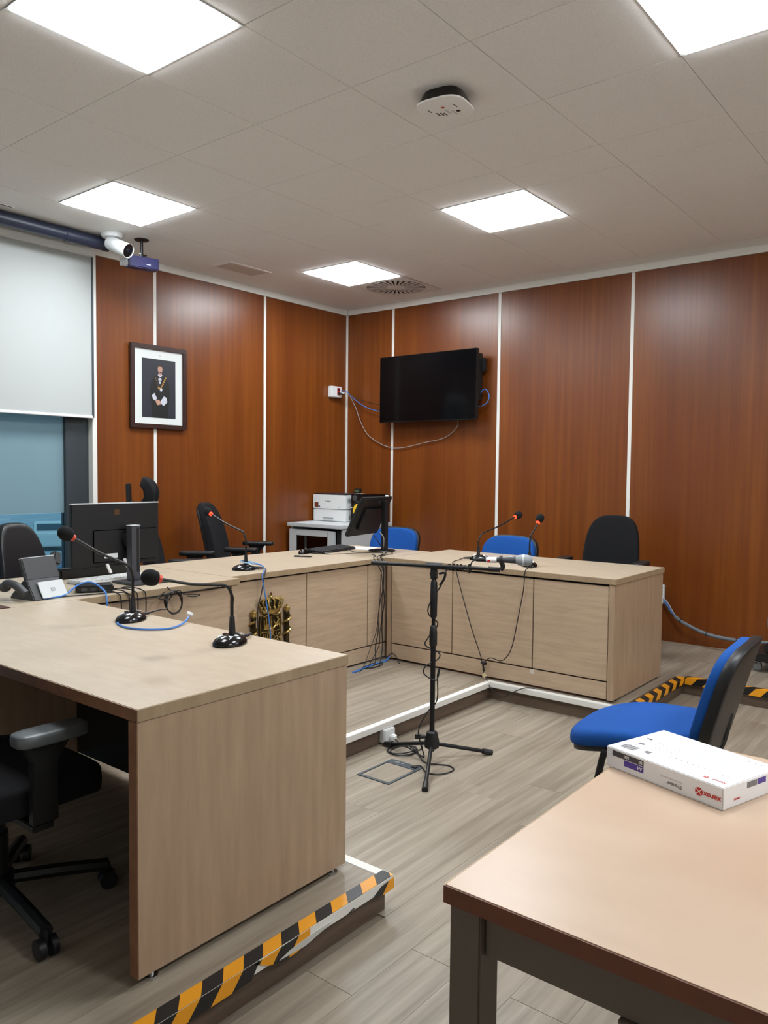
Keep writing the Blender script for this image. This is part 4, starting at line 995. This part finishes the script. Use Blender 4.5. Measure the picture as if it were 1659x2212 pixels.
# black keyboard
t = thing('computer_keyboard', 'black keyboard beside the mouse on the middle back bench', 'keyboard', (-1.86, -1.50, HD), R(10), 'computer keyboards')
kb = MB().prism([(-.075,0),(.075,0),(.075,.026),(-.075,.014)], (-.23, 0, 0), (0,1,0), (0,0,1), .46)
obj('body', kb, m_black, t, world=False, bevel=.003)
kc = None
for r_ in range(6):
    for c in range(18):
        y = -.058+.0225*r_; l_ = (-.212+.025*c, y, .0145+.012*(y+.075)/.15)
        if kc is None:
            kc = obj('key', MB().box(-.0105, .0105, -.0092, .0092, 0, .006), m_dgrey, t, world=False, bevel=.0015); kc.location = l_
        else: clone(kc, 'key', l_, t)
obj('logo_strip', MB().box(-.2, -.12, -.0765, -.0748, .003, .010), m_grey, t, world=False)
t = thing('computer_mouse', 'black computer mouse beside the black keyboard', 'mouse', (-2.145, -1.50, HD), R(-75))
obj('shell', MB().lathe([(.98,0),(1,.12),(.93,.5),(.72,.82),(.4,.97),(.001,1)], (0,0,0), 28).xf(Matrix.Diagonal((.031, .056, .036, 1))), m_blackg, t, world=False, smooth=True, angle=60)
obj('scroll_wheel', MB().cyl((-.004, .03, .034), (.004, .03, .034), .008, seg=12), m_dgrey, t, world=False)
t = thing('ballpoint_pen', 'black pen lying in front of the computer mouse', 'pen', (-2.30, -1.64, HD), R(-62))
obj('barrel', MB().cyl((-.06, 0, .005), (.055, 0, .005), .0048, seg=10).cyl((.055, 0, .005), (.07, 0, .004), .0048, .001, 10), m_black, t, world=False, smooth=True)
obj('clip', MB().box(-.055, -.02, -.0015, .0015, .0098, .0115), m_black, t, world=False)
tag(obj('paper_sheet', MB().obox((-1.55, -1.47, HD+.0006), (.21, .297, .001), (0, 0, R(20))), m_paper), 'white sheet of paper under the small monitor by the keyboard', 'paper')

# ================================================================== CABINET, PRINTER, SPEAKER
t = thing('equipment_cabinet', 'light grey rack cabinet with smoked glass door in the corner', 'cabinet', (-.46, -.39, HP))
x0, x1, y0, y1, z1 = -.873, -.155, -.71, -.05, .915
obj('top_panel', MB().box(x0-.012, x1, y0-.012, y1+.01, z1-.035, z1), m_lgrey, t, bevel=.004)
b = MB().box(x0+.03, x1, y0, y0+.02, HP+.02, z1-.036).box(x0+.03, x1, y1-.02, y1, HP+.02, z1-.036).box(x1-.02, x1, y0+.02, y1-.02, HP+.02, z1-.036).box(x0+.03, x1, y0, y1, HP+.0, HP+.02)
obj('body', b, m_lgrey, t, bevel=.002)
df = MB().box(x0, x0+.024, y0+.075, y0+.16, HP+.03, z1-.06).box(x0, x0+.024, y1-.10, y1-.01, HP+.03, z1-.06).box(x0, x0+.024, y0+.16, y1-.10, z1-.115, z1-.06).box(x0, x0+.024, y0+.16, y1-.10, HP+.03, HP+.10)
dr = obj('door', df, m_lgrey, t, bevel=.002)
obj('glass', MB().box(x0+.008, x0+.014, y0+.155, y1-.095, HP+.095, z1-.11), m_rack, dr)
obj('inner_rail', MB().box(x0+.034, x0+.06, y0+.022, y0+.072, HP+.03, z1-.05), m_gap, t)
obj('rack_unit', MB().box(x0+.06, x1-.2, y0+.1, y1-.05, .45, .55), m_dgrey, t); obj('rack_unit', MB().box(x0+.06, x1-.2, y0+.1, y1-.05, .60, .64), m_gap, t)
t = thing('laser_printer', 'white laser printer with dark lid on the corner cabinet', 'printer', (-.33, -.24, .915))
x0, x1, y0, y1, z0, z1 = -.52, -.17, -.452, -.030, .915, 1.185
obj('lower_body', MB().box(x0+.004, x1, y0, y1, z0+.004, z0+.118), m_offw, t, bevel=.005)
obj('upper_body', MB().box(x0, x1, y0, y1, z0+.121, z1-.012), m_offw, t, bevel=.005)
obj('lid', MB().box(x0+.01, x1, y0+.004, y1-.004, z1-.0118, z1), mat('lid_dark', (44, 34, 38), .4), t, bevel=.003)
obj('tray_handle', MB().box(x0-.001, x0+.003, y1-.27, y1-.13, z0+.012, z0+.040), m_lgrey, t, bevel=.001); obj('tray_recess', MB().box(x0-.0018, x0-.001, y1-.265, y1-.135, z0+.031, z0+.038), m_grey, t)
obj('brown_sticker', MB().box(x0-.0012, x0-.0001, y1-.072, y1-.022, 1.05, 1.098), mat('sticker_brown', (112, 58, 34), .5), t); obj('blue_sticker', MB().box(x0-.0012, x0-.0001, y1-.094, y1-.074, 1.05, 1.066), mat('sticker_blue', (60, 66, 96), .5), t)
text('brand_lettering', 'Canon', .026, m_dgrey, t, (x0-.0004, y1-.165, 1.105), (0,-1,0), (0,0,1), offset=.0003)
text('model_lettering', 'LBP', .012, m_grey, t, (x0-.0004, y1-.335, 1.052), (0,-1,0), (0,0,1))
for zz in (1.10, .94):
    for k in range(7): obj('vent_slot', MB().box(x0+.03+(.0 if zz > 1 else .02), x0+.10+(.0 if zz > 1 else .05), y0-.0008, y0-.0001, zz+.006*k, zz+.0025+.006*k), m_grey, t)
obj('control_panel', MB().obox((-.27, y0+.06, z1+.022), (.03, .075, .05), (0, R(20), 0)), m_black, t, bevel=.003); obj('green_display', MB().obox((-.286, y0+.06, z1+.024), (.002, .05, .02), (0, R(20), 0)), mat('lcd', (64, 84, 54), .3), t)
t = thing('loudspeaker', 'black loudspeaker with yellow cone on the corner cabinet', 'speaker', (-.36, -.60, .915))
x0, x1, y0, y1, z0, z1 = -.50, -.17, -.705, -.505, .916, 1.188
obj('cabinet', MB().box(x0, x1, y0, y1, z0, z1), m_blackg, t, bevel=.006)
rm = Matrix.Rotation(R(-90), 3, 'Y')
obj('surround', MB().lathe([(.092,0),(.092,.004),(.070,.010),(.066,.004)], (x0, -.605, 1.035), 32, 1, 1, rm), m_black, t, smooth=True)
obj('cone', MB().lathe([(.064,.006),(.050,.001),(.022,-.004),(.020,.004),(.010,.010),(.001,.012)], (x0-.0045, -.605, 1.035), 32, 1, 1, rm), m_yel, t, smooth=True)
for a in range(6): obj('screw', MB().cyl((x0-.008, -.605+.085*math.cos(a*PI/3+.3), 1.035+.085*math.sin(a*PI/3+.3)), (x0-.002, -.605+.085*math.cos(a*PI/3+.3), 1.035+.085*math.sin(a*PI/3+.3)), .005, seg=8), m_lgrey, t)
obj('tweeter', MB().lathe([(.028,0),(.028,.004),(.012,.006),(.001,.009)], (x0, -.555, 1.150), 20, 1, 1, rm), m_dgrey, t, smooth=True)
tag(obj('paper_scrap', MB().box(-.47, -.40, -.60, -.52, 1.1885, 1.190), m_paper), 'small white paper on top of the loudspeaker', 'paper')

# ================================================================== WALL THINGS
# television
t = thing('television', 'black flat television on a wall bracket', 'television', (-.09, -1.11, 1.87))
y0, y1, z0, z1, x0 = -1.659, -.561, 1.872, 2.501, -.150
obj('housing', MB().box(x0+.004, x0+.038, y0, y1, z0, z1), m_black, t, bevel=.003)
obj('screen', MB().box(x0+.001, x0+.004, y0+.006, y1-.006, z0+.012, z1-.006), mat('tv_screen', (5, 6, 8), .12, spec=.2), t)
obj('bezel', MB().box(x0, x0+.004, y0, y1, z0, z0+.011).box(x0, x0+.004, y0, y0+.005, z0+.011, z1).box(x0, x0+.004, y1-.005, y1, z0+.011, z1).box(x0, x0+.004, y0, y1, z1-.005, z1), m_blackg, t)
obj('rear_bulge', MB().box(x0+.0382, x0+.075, y0+.14, y1-.14, z0+.06, z0+.40), m_black, t, bevel=.01)
obj('bracket_plate', MB().box(-.012, -.0045, -1.30, -.92, 2.08, 2.34), m_blackm, t)
for y in (-1.25, -.97): obj('bracket_arm', MB().box(-.112, -.0122, y-.02, y+.02, 2.10, 2.32), m_blackm, t)
obj('side_connector', MB().box(-.075, -.035, -1.695, -1.64, 2.30, 2.42), m_black, t, bevel=.006)
obj('side_arm', MB().box(-.1115, -.055, -1.66, -1.60, 2.05, 2.46), m_black, t)
# wall box and television cables
t = thing('wall_outlet_box', 'white outlet box with red socket on the panels by the corner', 'outlet', (-.22, -.03, 2.14))
obj('box', MB().box(-.285, -.135, -.055, -.0005, 2.142, 2.252), m_offw, t, bevel=.006)
rs = obj('red_socket', MB().box(-.208, -.165, -.060, -.0555, 2.165, 2.238), m_redp, t, bevel=.002)
for z in (2.185, 2.218): obj('socket_hole', MB().cyl((-.187, -.0612, z), (-.187, -.0598, z), .011, seg=14), m_gap, rs)
obj('plug', MB().cyl((-.155, -.056, 2.19), (-.150, -.10, 2.185), .014, .009, 12), m_lgrey, t, smooth=True); obj('plug', MB().cyl((-.187, -.061, 2.185), (-.18, -.10, 2.17), .013, .008, 12), m_black, t, smooth=True)
def cable(label, pts, r, m, name='cable', group=None):
    return tag(obj(name, MB().tube(pts, r, 7), m, smooth=True), label, 'cable', group)
cable('grey cable sagging from the outlet box to below the television', [(-.152, -.10, 2.185), (-.10, -.13, 2.16), (-.04, -.13, 2.09), (-.03, -.16, 2.027), (-.025, -.223, 1.884), (-.022, -.346, 1.742), (-.02, -.642, 1.633), (-.02, -1.031, 1.685), (-.022, -1.242, 1.725), (-.035, -1.384, 1.82), (-.06, -1.40, 1.90)], .0035, m_cgrey)
cable('blue cable running from the outlet box behind the television', [(-.155, -.06, 2.215), (-.11, -.10, 2.20), (-.06, -.153, 2.132), (-.05, -.307, 2.042), (-.05, -.504, 1.992), (-.06, -.70, 1.99)], .004, m_cblue)
cable('thin black cable from the outlet box to the television', [(-.18, -.10, 2.17), (-.10, -.12, 2.175), (-.05, -.237, 2.115), (-.05, -.40, 2.075), (-.05, -.52, 2.06), (-.06, -.72, 2.07)], .003, m_cblack)
cable('blue cable loop sticking out beside the right edge of the television', [(-.07, -1.60, 2.03), (-.07, -1.64, 2.08), (-.072, -1.675, 2.135), (-.074, -1.719, 2.132), (-.074, -1.744, 2.069), (-.07, -1.705, 2.01), (-.07, -1.60, 1.985)], .0045, m_cblue)
# portrait
t = thing('framed_portrait', 'dark framed portrait of a standing man in black robe on the wood panels', 'picture', (-2.297, -.02, 1.725))
px0, px1, pz0, pz1 = -2.560, -2.034, 1.726, 2.386
fr = MB()
fr.box(px0, px1, -.034, -.006, pz0, pz0+.036).box(px0, px1, -.034, -.006, pz1-.036, pz1).box(px0, px0+.036, -.034, -.006, pz0+.036, pz1-.036).box(px1-.036, px1, -.034, -.006, pz0+.036, pz1-.036)
obj('frame', fr, m_frame, t, bevel=.003)
obj('mount', MB().box(px0+.036, px1-.036, -.022, -.008, pz0+.036, pz1-.036), mat('mount_white', (212, 216, 214), .7), t)
ix0, ix1, iz0, iz1 = px0+.105, px1-.105, pz0+.088, pz1-.108
prt = obj('print', MB().box(ix0, ix1, -.0235, -.0221, iz0, iz1), mat('print_backdrop', (34, 36, 46), .5), t)
pcx = (ix0+ix1)/2+.01
def pp(name, poly, m, k):
    return obj(name, MB().prism([(a, b) for a, b in poly], (pcx, -.0236-.0003*k, iz0), (1,0,0), (0,0,1), .0003), m, prt)
def ell(cx, cz, a, b, n=18): return [(cx+a*math.cos(2*PI*i/n), cz+b*math.sin(2*PI*i/n)) for i in range(n)]
c_robe = mat('print_robe', (14, 13, 15), .5); c_skin = mat('print_skin', (178, 136, 118), .5); c_wh = mat('print_lace', (190, 192, 204), .5); c_hair = mat('print_hair', (30, 24, 22), .5); c_gold = mat('print_gold', (170, 128, 62), .5)
pp('robe', [(-.075,.0),(.075,.0),(.085,.12),(.095,.20),(.085,.285),(.05,.325),(.02,.34),(-.02,.34),(-.055,.325),(-.085,.28),(-.098,.20),(-.085,.12)], c_robe, 1)
pp('neck', [(-.015,.335),(.015,.335),(.014,.37),(-.014,.37)], c_skin, 2)
pp('collar', [(-.022,.338),(0,.325),(.022,.338),(.016,.348),(0,.338),(-.016,.348)], c_wh, 3)
pp('head', ell(0, .388, .022, .032), c_skin, 3)
pp('hair', [(-.023,.395),(-.021,.412),(-.010,.424),(.010,.424),(.021,.412),(.023,.395),(.018,.408),(-.018,.408)], c_hair, 4)
pp('beard', [(-.016,.372),(0,.356),(.016,.372),(.010,.366),(0,.368),(-.010,.366)], c_hair, 4)
for s in (-1, 1): pp('eyebrow', [(s*.009-.006,.396),(s*.009+.006,.396),(s*.009+.006,.399),(s*.009-.006,.399)], c_hair, 5)
pp('jabot', [(-.018,.298),(.014,.298),(.012,.318),(-.014,.318)], c_wh, 4); pp('jabot', [(-.010,.272),(.004,.272),(.006,.29),(-.012,.29)], c_wh, 4)
for k in range(6): pp('chain_link', ell(.052-.0085*k, .322-.0165*k, .008, .006, 10), c_gold, 5)
for k in range(5): pp('chain_link', ell(-.042+.008*k, .315-.019*k, .007, .006, 10), mat('print_gold_dim', (96, 76, 48), .5), 5)
pp('medal', ell(.008, .225, .012, .014, 12), c_wh, 6); pp('medal', ell(-.012, .238, .011, .010, 12), c_gold, 6)
pp('cuff', [(-.078,.175),(-.055,.195),(-.03,.155),(-.045,.135),(-.068,.145)], c_wh, 4); pp('cuff', [(.0,.13),(.035,.175),(.06,.165),(.068,.13),(.035,.10),(.015,.108)], c_wh, 4)
pp('hands', [(-.045,.135),(-.015,.145),(.005,.13),(.002,.108),(-.022,.10),(-.035,.112)], c_skin, 5)
obj('mount_crest', MB().prism(ell(0, 0, .008, .006, 12), (pcx, -.0223, iz1+.03), (1,0,0), (0,0,1), .0004), mat('emboss', (186, 188, 184), .6), t)
# security camera
m_camw = mat('camera_white', (188, 190, 190), .4)
t = thing('security_camera', 'white bullet security camera on the ceiling by the blind', 'camera', (-2.965, -.42, H-.02))
obj('mount', MB().lathe([(.074,H),(.074,H-.014),(.064,H-.030),(.03,H-.038)], (-2.965, -.42, 0), 28), m_offw, t, smooth=True)
obj('arm', MB().tube([(-2.965, -.42, H-.02), (-2.975, -.44, H-.05), (-2.965, -.455, H-.07)], .022, 12), m_offw, t, smooth=True)
dv = Vector((.08, -.30, -.135)).normalized(); c0 = Vector((-2.985, -.435, 2.968)); rm = dv.to_track_quat('Z', 'Y').to_matrix()
obj('body', MB().lathe([(.030,-.02),(.042,-.012),(.048,.012),(.048,.165),(.045,.168)], c0, 26, 1, 1, rm), m_camw, t, smooth=True)
obj('sun_shield', MB().lathe([(.0485,.02),(.0495,.022),(.0495,.175),(.0478,.175),(.0478,.155)], c0+Vector((0,0,.0)), 26, 1, 1, rm), m_camw, t, smooth=True)
obj('lens_face', MB().lathe([(.0475,.150),(.0475,.168),(.02,.170),(.001,.171)], c0, 26, 1, 1, rm), m_blackg, t, smooth=True)
obj('lens', MB().lathe([(.016,.168),(.016,.176),(.001,.178)], c0, 18, 1, 1, rm), mat('lens_glass', (18, 22, 30), .05), t, smooth=True)
# box camera on ceiling stem
t = thing('box_camera', 'dark blue box camera hanging on a black stem from the ceiling', 'camera', (-2.75, -.46, 2.82))
obj('ceiling_plate', MB().lathe([(.052,H),(.050,H-.006),(.018,H-.014)], (-2.750, -.458, 0), 24), m_black, t, smooth=True)
obj('stem', MB().cyl((-2.750, -.458, H-.01), (-2.750, -.458, 2.925), .012, seg=14), m_black, t, smooth=True)
obj('ball_joint', MB().ball((-2.75, -.458, 2.93), .017, seg=14).cyl((-2.735, -.458, 2.93), (-2.71, -.458, 2.938), .006), m_black, t, smooth=True)
obj('stem_label', MB().box(-2.764, -2.7618, -.468, -.448, 2.915, 2.945), m_paper, t)
mmx = Matrix.Translation((-2.75, -.458, 2.876)) @ Matrix.Rotation(R(-14), 4, 'Z')
def cbx(b): b.xf(mmx); return b
obj('body', cbx(MB().box(-.105, .115, -.045, .045, -.042, .038)), mat('camera_navy', (40, 40, 84), .4), t, bevel=.006)
obj('mount_neck', MB().cyl((-2.75, -.458, 2.91), (-2.75, -.458, 2.93), .010), m_lgrey, t, smooth=True)
obj('lens_barrel', cbx(MB().cyl((-.106, 0, -.012), (-.15, 0, -.014), .026, seg=20)), m_lgrey, t, smooth=True)
obj('badge', cbx(MB().box(.02, .05, -.0465, -.0452, -.018, -.012)), m_lgrey, t)
# wireless access point
t = thing('ceiling_access_point', 'white rounded ceiling device with small red mark and dark rim', 'access point', (-3.225, -3.41, H-.062))
def sqc(w, n=4, seg=40): return [(math.copysign(abs(math.cos(2*PI*j/seg))**(2/n), math.cos(2*PI*j/seg))*w, math.copysign(abs(math.sin(2*PI*j/seg))**(2/n), math.sin(2*PI*j/seg))*w) for j in range(seg)]
apx, apy = -3.225, -3.41
def sqr(w, z): return [Vector((apx+a*math.cos(R(8))-b*math.sin(R(8)), apy+a*math.sin(R(8))+b*math.cos(R(8)), z)) for a, b in sqc(w, 3.2)]
obj('cover', MB().ring_loft([sqr(.10, H-.061), sqr(.112, H-.058), sqr(.113, H-.052)]), m_ceil, t, smooth=True)
obj('rim', MB().ring_loft([sqr(.110, H-.052), sqr(.10, H-.030), sqr(.085, H)]), m_blackg, t, smooth=True)
obj('red_mark', MB().box(apx-.035, apx-.02, apy-.012, apy+.002, H-.0618, H-.0608), mat('mark_red', (196, 84, 80), .6), t)
for (a, b, w, d, mk) in ((.0,.045,.03,.006,m_dgrey),(.008,.03,.03,.006,m_dgrey),(.016,.018,.03,.005,m_dgrey),(.03,-.05,.016,.016,m_gap),(-.045,.06,.03,.004,m_dgrey),(-.03,-.06,.035,.004,m_dgrey),(.0,-.005,.04,.009,m_lgrey),(.02,-.025,.04,.008,m_lgrey)):
    obj('print_mark', MB().box(apx+a, apx+a+w, apy+b, apy+b+d, H-.0618, H-.0608), mk, t)
# white box and grey conduit behind the right bench
tag(obj('trunking_box', MB().box(-.035, -.0005, -3.318, -3.20, .40, .545), m_offw, bevel=.004), 'white cable box on the wall just behind the right bench end', 'trunking')
t = thing('cable_conduit', 'grey corrugated cable conduit sagging along the right wall', 'conduit', (-.12, -3.8, HP))
cpts = [(-.10, -3.43, .325), (-.11, -3.50, .285), (-.12, -3.651, .231), (-.13, -3.80, .212), (-.13, -3.95, .212), (-.13, -4.10, .222), (-.2, -4.30, .26)]
sp = catmull(cpts, 14); rb = MB()
obj('sleeve', MB().tube(cpts, .0125, 12), m_conduit, t, smooth=True)
ribs = MB()
for i in range(2, len(sp)-2, 1):
    d = (sp[i+1]-sp[i-1]).normalized(); ribs.cyl(sp[i]-d*.002, sp[i]+d*.002, .0142, seg=10)
r_ = obj('ribs', ribs, m_conduit, t); r_['kind'] = 'stuff'
for k in (10, 30, 50): 
    d = (sp[k+1]-sp[k-1]).normalized(); obj('cable_tie', MB().cyl(sp[k]-d*.003, sp[k]+d*.003, .017, seg=12), m_black, t)
for k, (m_, dz) in enumerate(((m_cblue, .0), (m_cblue, .012), (m_cgrey, .02), (m_cblack, -.014))):
    obj('wire', MB().tube([(-.03, -3.315, .425+dz), (-.06, -3.36, .39+dz*1.4), (-.09, -3.40, .355+dz), (-.10, -3.44, .318)], .0035, 7), m_, t, smooth=True)
cable('grey hose arc standing beside the equipment trolley', [(-.66, -4.36, .70), (-.66, -4.27, .62), (-.66, -4.225, .52), (-.66, -4.22, .43), (-.655, -4.25, .34), (-.61, -4.31, .315)], .013, m_conduit, 'hose')

# ================================================================== LOOSE CABLES
z_ = HD+.0045
cable('short blue network cable with white plug curled on the near bench', [(-4.44, -2.77, z_), (-4.469, -2.809, z_), (-4.486, -2.896, z_), (-4.456, -2.981, z_), (-4.385, -3.022, z_), (-4.30, -2.985, z_+.004), (-4.255, -2.957, z_+.018)], .0036, m_cblue)
tag(obj('network_plug', MB().obox((-4.245, -2.95, z_+.026), (.014, .024, .012), (R(20), R(20), R(40))), m_paper, bevel=.002), 'white network plug on the blue cable end of the near bench', 'plug')
cable('blue network cable arching from the phone to the bench corner', [(-4.36, -2.06, HD+.006), (-4.26, -2.05, HD+.008), (-4.16, -2.0, HD+.04), (-4.11, -2.03, HD+.05), (-4.10, -2.12, HD+.02), (-4.12, -2.175, HD-.02), (-4.12, -2.175, HD-.2)], .0042, m_cblue)
cable('black cable from the phone along the bench edge', [(-4.30, -2.04, HD+.004), (-4.22, -2.07, HD+.004), (-4.12, -2.10, HD+.004), (-4.04, -2.12, HD+.004), (-3.98, -2.17, HD-.02), (-3.97, -2.175, HD-.15)], .003, m_cblack)
for k in range(4):
    a = -4.06+.045*k
    cable(['leftmost', 'second', 'third', 'rightmost'][k]+' of four black leads dropping over the bench edge behind the near microphone', [(a-.03, -2.02, HD+.004), (a-.01, -2.09+.01*k, HD+.012), (a+.01, -2.145, HD+.006), (a+.02, -2.168, HD-.03), (a+.015, -2.165, HD-.2), (a, -2.16, HD-.4)], .003, m_cblack, group=None)
cable('black cable lying along the front edge of the left back bench', [(-4.05, -2.158, .776), (-3.9, -2.16, .779), (-3.75, -2.162, .783), (-3.6, -2.16, .781), (-3.45, -2.156, .783)], .003, m_cblack)
lp = [(-3.77, -2.15, HD+.003), (-3.765, -2.175, .80)]
for i in range(34):
    a = PI/2+i*.62; rr = .052+.006*math.sin(i*1.3); lp.append((-3.755+rr*math.cos(a), -2.178-.006*((i//10) % 3), .742+rr*math.sin(a)))
lp += [(-3.74, -2.19, .80), (-3.70, -2.19, .778), (-3.64, -2.19, .770), (-3.60, -2.19, .764), (-3.63, -2.19, .757), (-3.68, -2.19, .766)]
cable('coiled black cable hanging on the left back bench front', lp, .0028, m_cblack)
cable('blue network cable hanging from the middle microphone over the crest', [(-3.00, -1.90, HD+.036), (-2.97, -1.95, HD+.03), (-2.985, -2.0, HD+.02), (-3.03, -2.05, HD+.008), (-3.075, -2.085, .79), (-3.065, -2.10, .678), (-3.045, -2.115, .514), (-3.035, -2.11, .40), (-3.03, -2.10, .25), (-3.03, -2.12, HP+.005)], .0036, m_cblue)
cable('pale blue lead looped round the foot of the middle microphone', [(-3.03, -1.86, HD+.05), (-3.0, -1.85, HD+.045), (-2.98, -1.88, HD+.04), (-3.0, -1.92, HD+.04), (-3.05, -1.92, HD+.045), (-3.06, -1.88, HD+.05), (-3.03, -1.86, HD+.055), (-2.98, -1.87, HD+.045), (-2.965, -1.93, HD+.035)], .003, mat('cable_pale', (140, 180, 210), .5))
rnd = random.Random(4)
names = ['thickest', 'middle', 'thinnest', 'innermost']
for k in range(4):
    x = -1.945-.012*k
    ex = (-1.955, -1.99, -2.03, -1.945)[k]; sx_ = (-1.70, -1.74, -1.86, -1.64)[k]
    pts = [(sx_, -1.89, HD+.005), (sx_*.6+ex*.4, -1.96-.012*k, HD+.004+.004*(k % 2)), (ex, -2.045, HD+.007), (ex, -2.068-.004*k, HD-.03)]
    for i in range(6):
        z = .72-.10*i; pts.append((x-.012*i*(k % 2)-rnd.uniform(0, .03)-.015*max(0, i-3)*k*.5, -2.072-.006*k-rnd.uniform(0, .012), z))
    pts += [(x-.06-.06*k, -2.10-.01*k, HP+.02), (x-.10-.08*k, -2.12-.02*k, HP+.005)]
    cable(names[k]+' of the black leads hanging in the corner between the back and right benches', pts, .004-.0006*k, m_cblack)
cable('blue cable lying on the platform below the corner leads', [(-1.93, -2.11, HP+.03), (-1.97, -2.12, HP+.010), (-2.08, -2.12, HP+.006), (-2.20, -2.13, HP+.006), (-2.32, -2.15, HP+.006), (-2.36, -2.155, HP+.006)], .006, m_cblue)
cp = []
for i in range(22): 
    a = i*.7; cp.append((-2.17+.07*math.cos(a)+.003*i, -2.14+.035*math.sin(a), HP+.0045+.002*(i//9)))
cable('small coil of black cable on the platform below the corner', cp, .003, m_cblack)
cable('curved black lead on the platform along the right bench foot', [(-1.95, -2.10, HP+.02), (-1.925, -2.13, HP+.05), (-1.93, -2.17, HP+.035), (-1.94, -2.20, HP+.006), (-1.97, -2.23, HP+.005)], .003, m_cblack)
cable('thin keyboard lead on the middle back bench', [(-1.75, -1.58, HD+.012), (-1.80, -1.66, HD+.003), (-1.78, -1.74, HD+.003), (-1.74, -1.80, HD+.003), (-1.70, -1.86, HD+.003)], .0022, m_cblack)
cable('thin mouse lead trailing across the middle back bench', [(-2.09, -1.53, HD+.01), (-2.08, -1.64, HD+.003), (-1.98, -1.70, HD+.003), (-1.88, -1.74, HD+.003), (-1.80, -1.80, HD+.003), (-1.72, -1.87, HD+.003)], .0018, mat('lead_brown', (70, 60, 54), .5))
